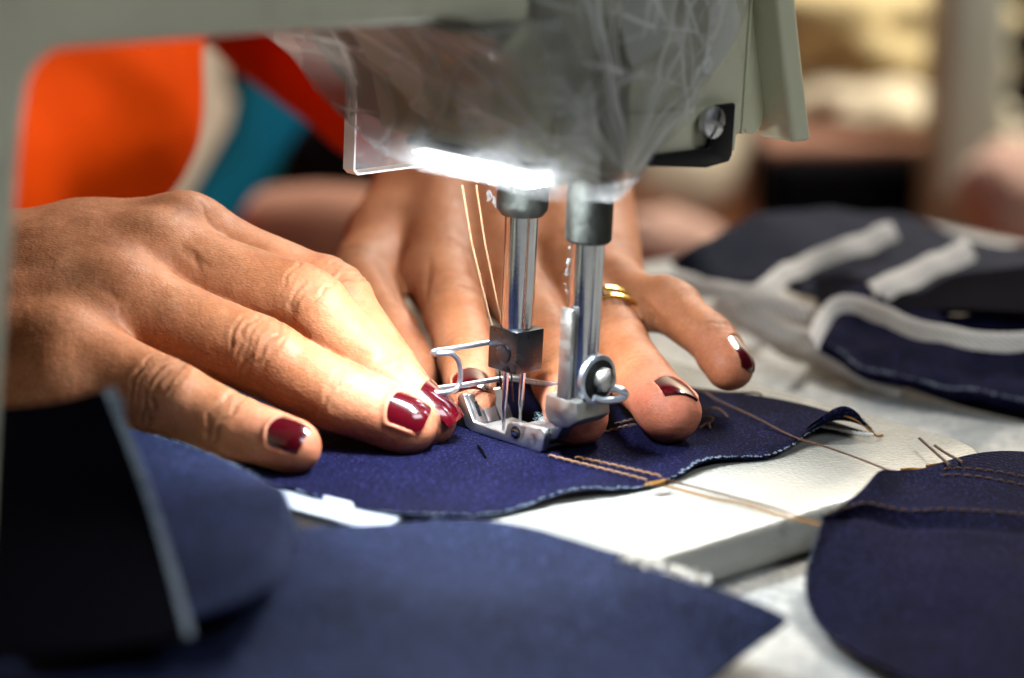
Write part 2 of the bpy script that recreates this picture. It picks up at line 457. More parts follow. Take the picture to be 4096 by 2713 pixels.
# ------------------------------------------------------------------ hands: a signed distance field turned into one skin
def seg_d(P, a, b, ra, rb, n=None, s=1.0):
    ba = b - a; h = np.clip(((P - a) @ ba) / (ba @ ba), 0, 1); q = P - a - h[:, None] * ba
    d2 = (q * q).sum(1)
    if n is not None: qn = q @ n; d2 = d2 + qn * qn * (s * s - 1)
    return np.sqrt(d2) - (ra + (rb - ra) * h)
def smin(a, b, k):
    h = np.maximum(k - np.abs(a - b), 0) / k
    return np.minimum(a, b) - h * h * h * k / 6.0
def ortho(n, a):
    return nrm(np.asarray(n, float) - a * (np.asarray(n, float) @ a))
def surface_nets(Fv, org, h):
    ins = Fv < 0; nx, ny, nz = Fv.shape
    cs = [(i, j, k) for i in (0, 1) for j in (0, 1) for k in (0, 1)]
    cnt = sum(ins[i:nx - 1 + i, j:ny - 1 + j, k:nz - 1 + k].astype(np.int8) for i, j, k in cs)
    act = (cnt > 0) & (cnt < 8); ix = np.argwhere(act)
    idx = -np.ones(act.shape, np.int64); idx[act] = np.arange(len(ix))
    val = np.stack([Fv[ix[:, 0] + i, ix[:, 1] + j, ix[:, 2] + k] for i, j, k in cs], 1)
    acc = np.zeros((len(ix), 3)); num = np.zeros(len(ix)); C8 = np.array(cs, float)
    for a in range(8):
        for b in range(a + 1, 8):
            if np.abs(C8[a] - C8[b]).sum() != 1: continue
            m = (val[:, a] < 0) != (val[:, b] < 0); t = val[m, a] / (val[m, a] - val[m, b])
            acc[m] += C8[a] + t[:, None] * (C8[b] - C8[a]); num[m] += 1
    V = org + h * (ix + acc / num[:, None]); Q = []
    for ax in range(3):
        b_, c_ = (ax + 1) % 3, (ax + 2) % 3
        sl0 = [slice(1, -1)] * 3; sl0[ax] = slice(0, -1); sl1 = list(sl0); sl1[ax] = slice(1, None)
        A = ins[tuple(sl0)]; B = ins[tuple(sl1)]
        e = np.argwhere(A != B); fl = A[A != B]; off = np.ones(3, int); off[ax] = 0; e = e + off
        def cell(db, dc):
            q = e.copy(); q[:, b_] += db; q[:, c_] += dc; return idx[q[:, 0], q[:, 1], q[:, 2]]
        f = np.stack([cell(-1, -1), cell(0, -1), cell(0, 0), cell(-1, 0)], 1)
        f[~fl] = f[~fl][:, ::-1]; Q.append(f)
    return V, np.concatenate(Q)

def make_hand(spec, h=0.6):
    fg = spec['fingers']
    for f in fg:
        f['p'] = [np.array(p, float) for p in f['p']]
        f['ax'] = [nrm(f['p'][i + 1] - f['p'][i]) for i in range(3)]
        f['n'] = [ortho(f['dorsal'], a) for a in f['ax']]
    dor = np.array(spec['dorsal'], float)
    def field(P):
        palm = None
        for a, b, ra, rb, k in spec['palm']:
            a = np.array(a, float); b = np.array(b, float)
            d = seg_d(P, a, b, ra, rb); palm = d if palm is None else smin(palm, d, k)
        tot = palm
        for f in fg:
            p, r = f['p'], f['r']
            d = seg_d(P, p[0], p[1], r[0], r[1] * 0.97)
            d = smin(d, seg_d(P, p[1], p[2], r[1] * 0.97, r[2], f['n'][1], 1.06), 2.5)
            d = smin(d, seg_d(P, p[2], p[3], r[2], r[3], f['n'][2], 1.10), 2.5)
            # pulp of the tip and the knuckle pads
            d = smin(d, seg_d(P, p[3] - f['ax'][2] * 5 - f['n'][2] * 1.2, p[3] - f['n'][2] * 0.8, r[3] * 0.93, r[3] * 0.96), 2.0)
            kb = p[1] + f['n'][0] * (r[1] * 0.30)
            d = smin(d, seg_d(P, kb - f['ax'][0] * 3.5, kb + f['ax'][1] * 3.5, r[1] * .78, r[1] * .76), 3.0)
            w = smin(palm, d, f.get('k', 9.0)); tot = smin(tot, w, 1.6)
        for a, b, ra, rb, k in spec.get('extra', []):      # tendons standing out on the back of the hand
            tot = smin(tot, seg_d(P, np.array(a, float) + nrm(dor) * spec.get('tend', 9.6), np.array(b, float) + nrm(dor) * spec.get('tend1', 8.0), ra, rb), k)
        for f in fg[:4]:                                      # knuckles
            c = f['p'][0] + nrm(dor) * (f['r'][0] * spec.get('knuckle', 0.42)); tot = smin(tot, seg_d(P, c - f['ax'][0] * 3, c + f['ax'][0] * 2, 8.2, 7.6), 5)
        return tot
    pts = [p for f in fg for p in f['p']] + [np.array(q, float) for s in spec['palm'] for q in s[:2]] + [np.array(q, float) for s in spec.get('extra', []) for q in s[:2]]
    mx = max([max(s[2], s[3]) for s in spec['palm']]) + 5
    lo = np.min(pts, 0) - mx; hi = np.max(pts, 0) + mx
    c = 5; n = np.ceil((hi - lo) / (h * c)).astype(int) + 1
    g = np.stack(np.meshgrid(*[lo[k] + h * c * np.arange(n[k]) for k in range(3)], indexing='ij'), -1).reshape(-1, 3)
    coarse = field(g).reshape(n)
    Fv = np.repeat(np.repeat(np.repeat(coarse, c, 0), c, 1), c, 2).astype(np.float32)
    near = np.abs(Fv) < h * c * 2.0
    ii = np.argwhere(near)
    for s in range(0, len(ii), 400000):
        q = ii[s:s + 400000]; Fv[q[:, 0], q[:, 1], q[:, 2]] = field(lo + h * q)
    V, F = surface_nets(Fv, lo, h)
    # vertex normals
    fn = np.cross(V[F[:, 2]] - V[F[:, 0]], V[F[:, 3]] - V[F[:, 1]]); N = np.zeros_like(V)
    for k in range(4): np.add.at(N, F[:, k], fn)
    N /= np.maximum(1e-9, np.linalg.norm(N, axis=1))[:, None]
    disp = np.zeros(len(V)); tone = np.zeros((len(V), 3))
    wob = vnoise(V, 3.2, 3) - 0.5; wob2 = vnoise(V, 1.6, 5) - 0.5
    for fi, f in enumerate(fg):
        p, r = f['p'], f['r']
        for j, sets, A in ((1, f.get('pip', (-6.0, -4.2, -2.5, -0.8, 0.9, 2.6, 4.4)), f.get('pa', 0.46)), (2, (-2.2, -0.7, 0.9, 2.3), f.get('da', 0.28))):
            ax = nrm(f['ax'][j - 1] + f['ax'][j]); nn = ortho(f['dorsal'], ax); side = np.cross(ax, nn)
            L = V - p[j]; t = L @ ax; a = L @ nn; s_ = L @ side; rad = np.sqrt(a * a + s_ * s_)
            m = (np.abs(t) < 11) & (rad < r[j] * 1.55)
            ca = a[m] / np.maximum(rad[m], 1e-6); sa = s_[m] / np.maximum(rad[m], 1e-6)
            mask = np.clip((ca + 0.15) / 0.6, 0, 1); mask = mask * mask * (3 - 2 * mask)
            tt = t[m] + 2.2 * wob[m] + 0.9 * wob2[m]
            dd = 0
            for q, t0 in enumerate(sets):
                # creases bow away from the joint towards the sides, like a pair of brackets
                bow = (0.9 * np.sign(t0) if abs(t0) > 1.0 else 0.0) * -2.2 * sa * sa
                width = 0.52 + 0.25 * ((q * 7 + fi * 3) % 3) / 2
                amp = A * (0.65 + 0.6 * ((q * 5 + fi * 11) % 7) / 6) * np.exp(-(sa / (0.75 if abs(t0) > 3 else 0.95)) ** 4)
                dd = dd - amp * np.exp(-((tt - t0 - bow) / width) ** 2)
            disp[m] += dd * mask
            tone[m, 1] = np.maximum(tone[m, 1], mask * (np.exp(-(t[m] / (5.5 if j == 1 else 3)) ** 2) * (0.45 if j == 1 else 0.25) + np.clip(-dd * 1.3, 0, 0.6)))
        # fingertip redness
        d = np.linalg.norm(V - p[3], axis=1); tone[:, 0] = np.maximum(tone[:, 0], f.get('red', 0.5) * np.clip(1.35 - d / (r[3] * 1.9), 0, 1))
        # nail bed and the folds of skin round it
        nl = f['nail']
        if nl:
            ax = f['ax'][2]; nn = ortho(nl.get('dorsal', f['dorsal']), ax); side = np.cross(ax, nn)
            L = V - p[2]; t = L @ ax; a = L @ nn; s_ = L @ side
            ang = np.arctan2(s_, a); R = r[3] + 0.2; al = np.abs(ang) * R
            Lt = np.linalg.norm(p[3] - p[2]); t0 = Lt + r[3] - nl['len'] - 0.4
            hw = nl['w'] / 2
            near = (a > -1) & (t > t0 - 3) & (t < Lt + r[3] + 2) & (np.sqrt(a * a + s_ * s_) < r[3] * 1.8)
            out = np.maximum(al - hw, (t0 + 1.4 * (al / hw) ** 2) - t)
            disp[near] += np.where(out[near] > 0, 0.55 * np.exp(-((out[near] - 0.55) / 0.75) ** 2), -0.45 * np.clip(-out[near] / 0.6, 0, 1)) * np.clip((Lt + r[3] * nl.get('reach', 0.66) - 0.6 - t[near]) / 2.2, 0, 1)
            tone[near, 0] = np.maximum(tone[near, 0], 0.35 * np.exp(-(np.clip(out[near], 0, 9) / 1.5) ** 2))
    for (c0, rad, amt) in spec.get('redspots', []):
        d = np.linalg.norm(V - np.array(c0, float), axis=1); tone[:, 0] = np.maximum(tone[:, 0], amt * np.exp(-(d / rad) ** 2))
    # creases at the webs and over the back of the hand
    for a, b, wd, A in spec.get('grooves', []):
        a = np.array(a, float); b = np.array(b, float); nn = nrm(dor); ba = b - a; ba = ba - nn * (ba @ nn)
        q = V - a; q = q - np.outer(q @ nn, nn); hh = np.clip((q @ ba) / (ba @ ba), 0, 1)
        dist = np.linalg.norm(q - hh[:, None] * ba + (wob[:, None] * 1.6) * np.cross(nn, nrm(ba)), axis=1)
        m = (N @ nn > -0.2) & (np.abs((V - a) @ nn) < 22)
        disp[m] -= A * np.exp(-(dist[m] / wd) ** 2) * np.sin(np.pi * np.clip(hh[m] * 0.96 + 0.02, 0, 1)) ** 0.5
        tone[m, 1] = np.maximum(tone[m, 1], 0.45 * A * np.exp(-(dist[m] / (wd * 1.6)) ** 2))
    # fine skin lines over the back of the hand
    disp += 0.10 * (vnoise(V, 1.5, 9) - 0.5) + 0.20 * (vnoise(V, 5.0, 11) - 0.5) + 0.5 * (vnoise(V, 14.0, 12) - 0.5)
    V = V + N * disp[:, None]
    return V, F, np.clip(tone, 0, 1)

def make_nail(f, parent, thick=0.55):
    nl = f['nail']; p, r = f['p'], f['r']; ax = f['ax'][2]; nn = ortho(nl.get('dorsal', f['dorsal']), ax); side = np.cross(ax, nn)
    Lt = np.linalg.norm(p[3] - p[2]); t1 = Lt + r[3] * nl.get('reach', 0.66); t0 = Lt + r[3] - nl['len'] - 0.4; hw = nl['w'] / 2
    nu, nv = 15, 17; G = np.zeros((nu, nv, 3))
    rb = r[2] + (r[3] - r[2]) * np.clip(t0 / Lt, 0, 1)
    for i, a in enumerate(np.linspace(-1, 1, nu)):
        for j, b in enumerate(np.linspace(0, 1, nv)):
            tb = t0 + 1.6 * a * a; te = t1 - 0.5 * abs(a) ** 3
            t = tb + (te - tb) * b
            R = rb * 0.93 + (nl.get('lift', r[3] * 0.90) - rb * 0.93) * (t - t0) / (t1 - t0) + 0.10 + 0.30 * math.sin(math.pi * min(1, b * 0.9))
            Rs = math.sqrt(max(0.05, (r[3] * 0.95) ** 2 - max(0.0, t - Lt) ** 2)) * 0.92 + 0.55
            hug = nl.get('hug', 0.55); R = R * (1 - hug) + min(R, Rs) * hug
            q = a * hw / (r[3] + 0.2)
            G[i, j] = p[2] + ax * t + nn * R * math.cos(q) + side * (R + 0.25) * math.sin(q)
    V, F, uv = thick_grid(G, thick)
    c = p[2] + ax * (t0 + t1) / 2
    if ((G[nu // 2, nv // 2] - c) @ nn) < 0: pass
    o = link_mesh('fingernail', V, F, 'nail_varnish', parent, 50)
    return o

# ------------------------------------------------------------------ the seamstress: two hands, orange shirt
def fingers(rows):
    out = []
    for r in rows:
        out.append(dict(p=r[0], r=r[1], dorsal=r[2], nail=r[3], **(r[4] if len(r) > 4 else {})))
    return out
person = thing('person', 'seamstress in an orange shirt with dark red nails guiding denim under the needles', 'person', (-120, 150, -20))
# her right hand, on the left of the picture: wrist out of view, fingers flat on the cloth
RI, RM, RR, RP = (-86.6, 30.8, 40.9), (-93.0, 17.7, 38.0), (-101.1, 1.3, 30.1), (-111.3, -13.7, 19.3)
CI, CM, CR, CP = (-152.5, 38.0, 28.5), (-151.2, 27.0, 25.7), (-150.0, 16.3, 24.1), (-149.3, 8.3, 24.9)
WR = (-176.4, 35.4, 17.8)
right_hand = dict(tend=1.0, tend1=6.6, knuckle=0.30, dorsal=(-0.1, -0.5, 0.86),
    fingers=fingers([
        ((RI, (-47.1, 21.6, 28.9), (-33.5, 9.9, 14.8), (-22.5, -1.5, 6.0)), (9.9, 8.9, 7.9, 6.9), (0.25, -0.1, 0.95), None),
        ((RM, (-52.9, 5.4, 30.1), (-33.2, -4.5, 15.1), (-20.6, -8.8, 6.2)), (10.8, 9.8, 8.7, 7.4), (0.40, -0.35, 0.84), dict(len=12.5, w=11.5, dorsal=(0.45, -0.32, 0.82), reach=0.95, hug=0.2), dict(red=0.35)),
        ((RR, (-62.7, -9.5, 19.9), (-43.0, -15.6, 11.7), (-25.8, -18.3, 6.6)), (11.2, 10.0, 8.9, 7.9), (0.02, -0.66, 0.75), dict(len=12.6, w=11.0), dict(red=0.45)),
        ((RP, (-83.9, -28.5, 13.9), (-68.3, -33.9, 8.6), (-52.3, -39.6, 5.8)), (10.6, 9.2, 8.0, 6.9), (0.02, -0.74, 0.67), dict(len=11.4, w=9.6), dict(red=0.4, pa=0.62, da=0.5)),
        (((-128.3, 65.1, 13.1), (-93.3, 66.9, 11.9), (-70.1, 55.4, 7.2), (-52.9, 44.2, 3.5)), (11.5, 9.6, 8.6, 7.2), (0.1, 0.8, 0.6), None),
    ]),
    palm=[(CI, RI, 12.5, 10.2, 16), (CM, RM, 13, 10.8, 16), (CR, RR, 13, 10.6, 16), (CP, RP, 12.5, 10.2, 16),
          ((-148.4, -0.9, 12.9), (-111.9, -19.4, 13.3), 14, 11, 14), ((-111.9, -19.4, 13.3), (-90.2, -27.2, 10.9), 9.5, 7.0, 10), ((-122.5, 14.5, 33.4), (-108.5, -1.9, 25.3), 11, 10, 14), ((-114.7, 27.7, 36.7), (-105.3, 12.3, 33.0), 10.5, 10, 14),
          (CM, (-106.4, 12.1, 27.8), 15, 13, 12), ((-154.5, 47.1, 23.4), (-128.3, 65.1, 13.1), 14, 12, 12), (WR, CM, 20, 16, 14), (WR, CR, 20, 16, 14)],
    extra=[((-123.9, 34.0, 37.2), RI, 3.0, 4.2, 9), ((-121.2, 13.1, 36.0), RM, 3.0, 4.4, 9), ((-123.3, -4.7, 30.9), RR, 2.5, 4.0, 9), ((-129.8, -10.7, 23.1), RP, 2.5, 3.6, 9)],
    grooves=[((-85.1, 11.1, 36.2), (-76.8, 7.8, 31.4), 1.0, 0.45), ((-85.5, 10.6, 34.3), (-79.2, 8.0, 32.1), 0.6, 0.35), ((-82.2, 10.8, 35.0), (-80.0, 7.5, 30.1), 0.6, 0.3),
             ((-102.8, -2.5, 22.9), (-93.5, -5.6, 18.8), 1.2, 0.3), ((-99.5, -2.6, 22.5), (-96.8, -5.9, 17.8), 0.6, 0.2),
             ((-83.0, 29.4, 43.7), (-76.5, 23.7, 37.0), 0.7, 0.3)])
# her left hand, coming towards us behind the presser foot
LI, LM, LR, LP = (-21.3, 87.9, 21.7), (-2.7, 88.4, 23.8), (15.4, 80.1, 23.6), (26.9, 69.1, 20.7)
DI, DM, DR, DP = (-22.7, 167.6, 44.0), (-9.1, 170.0, 45.2), (4.6, 167.9, 45.3), (18.9, 161.2, 43.0)
left_hand = dict(dorsal=(0.0, 0.1, 1.0),
    fingers=fingers([
        ((LI, (-16.4, 57.8, 17.1), (-12.1, 37.5, 9.9), (-10.1, 11.3, 5.4)), (10.2, 9.0, 7.8, 6.6), (-0.10, 0.0, 1.0), dict(len=12.5, w=10.8, reach=0.62, hug=0.3, dorsal=(-0.1, 0.25, 1.0)), dict(red=0.4)),
        ((LM, (9.0, 45.6, 13.2), (14.5, 21.6, 8.2), (16.9, -5.0, 7.2)), (10.2, 9.4, 8.6, 7.9), (0.05, 0.05, 1.0), dict(len=13, w=11.2, reach=0.5, hug=0.3), dict(red=0.95)),
        ((LR, (27.0, 42.9, 15.0), (34.7, 21.0, 10.0), (41.0, 1.2, 7.8)), (9.8, 9.2, 8.4, 8.0), (0.12, 0.25, 1.0), dict(len=13, w=11.5, reach=0.62, hug=0.25), dict(red=0.9)),
        ((LP, (41.9, 49.3, 24.1), (53.1, 36.6, 18.8), (58.0, 28.1, 13.7)), (9.0, 7.8, 7.0, 6.5), (0.62, -0.1, 0.78), dict(len=11.5, w=8.6, reach=0.9, hug=0.7), dict(red=0.3, pa=0.12)),
        (((-37.8, 121.2, 23.1), (-44.9, 88.8, 17.4), (-35.4, 62.2, 9.6), (-27.3, 46.0, 2.8)), (13, 10.2, 9.2, 7.8), (-0.6, -0.2, 0.75), None, dict(red=0.2)),
    ]),
    palm=[(DI, LI, 13.5, 10.8, 12), (DM, LM, 14, 11.2, 12), (DR, LR, 14, 11.0, 12), (DP, LP, 13.5, 10.0, 12),
          (DM, (4.9, 86.4, 15.9), 17, 11, 12), ((-27.7, 163.8, 36.9), (-37.8, 121.2, 23.1), 15, 13, 12), ((-34.7, 121.8, 25.7), (-22.7, 95.8, 12.4), 8, 6, 10),
          ((-4.2, 203.0, 49.6), DM, 22, 17, 14), ((0.1, 202.7, 48.4), DR, 22, 17, 14), ((-43.2, 262.2, 59.6), (-2.8, 202.9, 48.9), 26, 23, 14)],
    extra=[((-23.0, 130.1, 33.9), LI, 2.4, 3.6, 8), ((-8.0, 130.6, 35.9), LM, 2.4, 3.6, 8), ((7.1, 128.3, 35.1), LR, 2.2, 3.2, 8)],
    grooves=[((-38.8, 82.8, 26.0), (-30.8, 60.9, 12.7), 1.5, 1.3), ((-32.4, 78.6, 26.0), (-26.7, 57.0, 13.8), 1.3, 1.1), ((-24.9, 74.5, 26.0), (-24.8, 55.4, 15.5), 1.1, 0.8),
             ((-13.7, 82.3, 32.4), (-10.3, 64.8, 20.2), 2.0, 0.9), ((6.0, 80.0, 31.3), (8.4, 60.8, 20.8), 2.0, 0.8), ((-21.0, 80.3, 16.1), (-13.0, 78.4, 16.6), 0.6, 0.35)])
def join_hands():
    Vs, Fs, Ts, k = [], [], [], 0
    for h in (right_hand, left_hand):
        V, F, T = make_hand(h, 0.6); Vs.append(V); Fs.append(F + k); Ts.append(T); k += len(V)
    return np.concatenate(Vs), np.concatenate(Fs), np.concatenate(Ts)
_V, _F, _T = join_hands()
body = link_mesh('body', _V, _F, 'skin', person, 0)
body.data.shade_smooth()
_a = body.data.attributes.new('tone', 'FLOAT_VECTOR', 'POINT'); _a.data.foreach_set('vector', _T.astype(np.float32).ravel())
for h in (right_hand, left_hand):
    for f in h['fingers']:
        if f['nail']: make_nail(f, person)

def shirt():
    segs = [((-145.3, 272.8, 122.7), (-142.0, 198.5, 43.7), 42, 35, 20), ((-142.0, 198.5, 43.7), (-184.8, 83.3, 23.9), 35, 27, 20),
            ((-268.7, 457.9, 100.3), (-270.0, 418.4, -58.0), 95, 110, 40), ((-255.9, 442.9, 122.9), (-148.1, 300.0, 128.5), 55, 44, 40),
            ((-239.0, 447.4, 141.0), (-143.1, 423.8, 129.0), 60, 48, 40),
            ((-143.1, 423.8, 129.0), (-84.0, 323.9, 79.8), 46, 41, 20), ((-84.0, 323.9, 79.8), (-29.6, 231.4, 51.9), 41, 35, 20)]
    segs = [(np.array(a, float), np.array(b, float), ra, rb, k) for a, b, ra, rb, k in segs]
    pts = [q for s in segs for q in s[:2]]
    lo = np.min(pts, 0) - 125; hi = np.max(pts, 0) + 125; h = 4.0
    n = np.ceil((hi - lo) / h).astype(int)
    g = np.stack(np.meshgrid(*[lo[k] + h * np.arange(n[k]) for k in range(3)], indexing='ij'), -1).reshape(-1, 3)
    d = None
    for a, b, ra, rb, k in segs:
        q = seg_d(g, a, b, ra, rb); d = q if d is None else smin(d, q, k)
    d = d + 5.0 * (vnoise(g, 34, 21) - 0.5) + 2.0 * (vnoise(g, 13, 22) - 0.5)
    V, F = surface_nets(d.reshape(n), lo, h)
    o = link_mesh('shirt', V, F, 'orange_cloth', person, 0); o.data.shade_smooth()
shirt()

# gold ring on the ring finger
def gold_ring():
    p0, p1 = (np.array(q, float) for q in (left_hand['fingers'][2]['p'][0], left_hand['fingers'][2]['p'][1]))
    c = p0 + (p1 - p0) * 0.80; ax = nrm(p1 - p0); u = ortho((0, 0, 1), ax); w = np.cross(ax, u)
    root = thing('finger_ring', 'textured gold ring on the ring finger behind the presser bar', 'ring', tuple(c))
    R = 11.2
    for off, r in ((-2.4, 0.7), (2.4, 0.7)):
        pts = [c + ax * off + R * (u * math.cos(t) + w * math.sin(t)) for t in np.linspace(0, 2 * math.pi, 49)]
        V, F = tube(pts, r, 8, False); link_mesh('rim', V, F, 'gold', root)
    m = MB()
    for i in range(34):
        t = 2 * math.pi * i / 34
        for s in (-1.1, 0.0, 1.1):
            q = c + ax * s + (R + 0.15) * (u * math.cos(t) + w * math.sin(t)); d = u * math.cos(t) + w * math.sin(t); e = np.cross(ax, d)
            r = 0.75
            vs = [q + d * r, q + ax * r, q + e * r, q - ax * r, q - e * r, q - d * r]
            m.add(vs, [(0, 1, 2), (0, 2, 3), (0, 3, 4), (0, 4, 1), (5, 2, 1), (5, 3, 2), (5, 4, 3), (5, 1, 4)])
    m.build('beading', 'gold', root, kind='stuff')
gold_ring()

# ------------------------------------------------------------------ the sewing machine
mach = thing('sewing_machine', 'cream twin-needle sewing machine with lit lamp, presser foot and bed', 'sewing machine', tuple(W(-60, 10, -13)))
def part(name, VF, mat, smooth=40, parent=None):
    return link_mesh(name, VF[0], VF[1], mat, parent or mach, smooth)
def arc(cx, cy, r, a0, a1, n=8):
    return [(cx + r * math.cos(math.radians(a0 + (a1 - a0) * i / n)), cy + r * math.sin(math.radians(a0 + (a1 - a0) * i / n))) for i in range(n + 1)]
# bed with a rounded end
bed_poly = [(-330, 86), (-330, -95)] + arc(70, -65, 30, -90, 0) + arc(82, 68, 18, 0, 90)
part('bed', mprism(bed_poly, 'z', -13.2, -2.0, 2.2, 3), 'bed_enamel', 50)
# column, arm and the throat of the head in one casting
prof = [(-330, -2.2), (-184, -2.2), (-181, 50), (-176, 100)] + arc(-166, 105.5, 9, 175, 90, 6) + [(-110, 114.5), (-64, 114.2)] + \
       [(-52, 111), (-43, 104), (-37, 95), (-33.5, 84), (-33, 79), (40, 79.5), (40, 190), (-330, 190)]
part('arm_casting', mprism(prof, 'y', -18, 38, 2.0, 3), 'cream_paint', 50)
# lower head below the arm, its shade put into the flank colour
flank = [(34, 77.5), (-14, 76.0), (-35, 80), (-54, 95), (-60, 110), (-60, 113.5), (34, 113.5)]
part('needle_head', mprism(flank, 'x', -23, 30, 1.5, 2), 'shaded_cream_paint', 40)
part('flank_cover', mprism([(27, 80), (-10, 79.5), (-30, 84), (-44, 97), (-10, 104), (22, 96)], 'x', -25.2, -23.1, 0.6, 2), 'shaded_cream_paint', 40)
part('seam_cover', mprism([(35.5, 76.5), (36.5, 88.5), (3, 88.5), (-30, 90), (-30, 74)], 'y', 38.1, 39.4, 0.4, 2), 'cream_paint', 40)
fp = part('face_plate', mprism([(-18, 80), (37.5, 80), (37.5, 190), (-18, 190)], 'x', 40.1, 41.3, 0.5, 2), 'cream_smooth')
part('end_cover', mprism(arc(45.7, 83.4, 4.2, 180, 350, 6) + [(50.2, 100), (49.5, 190), (41.5, 190), (41.5, 90)], 'y', -17, 36.5, 0.8, 2), 'cream_smooth')
# black bracket and its screw
part('bracket', mprism([(2, 76.0), (23, 73.6), (31.5, 74.4), (32.5, 76), (32.5, 89), (25.5, 89), (24.5, 86), (23.5, 78.5), (3, 78.8)], 'y', 39.6, 41.2, 0.5, 2), 'black_oxide')
SC = (22.6, 42.0, 85.2)
def screw(name, c, axis, r, h, mat, slot_dir, parent=None, cross=False):
    """domed screw head with a real slot cut between two (or four) raised pads"""
    ax = nrm(axis); c = np.asarray(c, float)
    V, F = lathe(c, ax, [(0, r), (h * .45, r), (h * .55, r * .97)], 28)
    o = link_mesh(name, V, F, mat, parent or mach, 40)
    s = ortho(slot_dir, ax); t = np.cross(ax, s); m = MB()
    w = r * 0.14
    for sg in ((1, 1), (1, -1), (-1, 1), (-1, -1)) if cross else ((1,), (-1,)):
        ring = []
        n = 10
        g = []
        for i in range(n + 1):
            row = []
            for j in range(5):
                if cross:
                    a = math.radians(2 + 86 * i / n); rr = r * 0.96 * j / 4
                    x = sg[0] * (w + max(0, rr * math.cos(a) - w)); y = sg[1] * (w + max(0, rr * math.sin(a) - w))
                else:
                    a = math.radians(180 * i / n); rr = r * 0.96 * j / 4
                    x = rr * math.cos(a); y = sg[0] * (w + max(0, rr * math.sin(a) - w))
                d = min(1, math.hypot(x, y) / r)
                row.append(c + ax * (h * (0.55 + 0.45 * math.sqrt(max(0, 1 - d * d)))) + s * x + t * y)
            g.append(row)
        G = np.array(g); k = G.shape
        V = np.concatenate([G.reshape(-1, 3), (G - ax * h * 0.5).reshape(-1, 3)]); A = grid_faces(k[0], k[1]); q = k[0] * k[1]
        fl = np.cross(G[5, 3] - G[5, 2], G[6, 3] - G[5, 3]) @ ax
        rim = [i * k[1] + k[1] - 1 for i in range(k[0])]
        m.add(V, [tuple(f) for f in A] + [(rim[i], rim[i + 1], rim[i + 1] + q, rim[i] + q) for i in range(len(rim) - 1)])
        e0 = [0 * k[1] + j for j in range(k[1])]; e1 = [(k[0] - 1) * k[1] + j for j in range(k[1])]
        for e in (e0, e1): m.add(V, []); 
    m.build('screw_dome', mat, o, 40)
    return o
screw('screw', W(SC[0], 41.3, SC[2]), YD, 4.0, 2.6, 'steel', XD * 0.4 + ZD, cross=True)
# presser lifting lever
lv = [((51.9, 45.0, 77.7)), ((46.4, 45.0, 95.9)), ((41.8, 45.0, 112.3)), ((38.8, 45.0, 124.1))]
def lever():
    G = []
    for (x, y, z) in lv:
        G.append([W(x, 32.5, z), W(x, 45, z), W(x + 7.5, 45, z), W(x + 8.5, 32.5, z)])
    x, y, z = lv[0]; V = []; F = []
    V = [q for r in G for q in r]; n = len(G)
    for i in range(n - 1):
        for k in range(4): F.append((i * 4 + k, i * 4 + (k + 1) % 4, i * 4 + 4 + (k + 1) % 4, i * 4 + 4 + k))
    F += [(0, 1, 2, 3), tuple((n - 1) * 4 + k for k in range(4))]
    o = part('presser_lever', bevelled(V, F, 1.6, 3, 40), 'cream_smooth', 50)
    for k in range(4):
        z0 = z + 7.2 + 1.05 * k; xx = x - 0.1 - 0.11 * (z0 - z) * 0.9
        V, F = mbox(xx - 0.28, xx + 0.6, 36 - k * 0.1, 42.5, z0, z0 + 0.55, 0.15)
        link_mesh('grip_ridge', V, F, 'cream_smooth', o, 40)
lever()
# lamp under the flank
part('lamp_housing', mbox(-33.6, -23, -7, 37.5, 77.3, 79.4, 0.5), 'dull_steel')
part('lamp_strip', mprism([(36, 75.6), (35, 77.2), (14, 77.2), (-4, 76.4), (-6.5, 75.4), (0, 74.2), (12, 73.8), (26.7, 74.2)], 'x', -32.5, -23.5, 0.5), 'lamp_diffuser')
part('lamp_led', mbox(-31.8, -24.2, 1, 33, 73.2, 73.75, 0), 'lamp_led')
# clear eye guard with bright cut edges
g0, g1, g2, g3 = (-24.3, -38.0, 79.0), (-23.8, -38.0, 66.0), (-20.4, -38.0, 63.7), (-0.5, -38.0, 65.1)
GX = g1[0]; GZ = g2[2]
gd = part('eye_guard', mprism([(GX + 1.0, g0[2] + 14), (GX + 1.0, GZ + 1.6), (GX + 2.2, GZ + 0.5), (GX + 30, GZ + 0.5), (GX + 30, g0[2] + 14)], 'y', -40.4, -36.8, 0.2, 1), 'guard_face', 30)
rim = [(GX + 1.0, g0[2] + 14), (GX + 1.0, GZ + 1.6), (GX + 2.2, GZ + 0.5), (GX + 30, GZ + 0.5)]
rim2 = [(GX + 30, GZ), (GX + 1.9, GZ), (GX + 0.45, GZ + 1.3), (GX + 0.45, g0[2] + 14)]
link_mesh('cut_edge', *mprism(rim + rim2, 'y', -40.6, -36.6, 0.0), 'guard_rim', gd, 30)
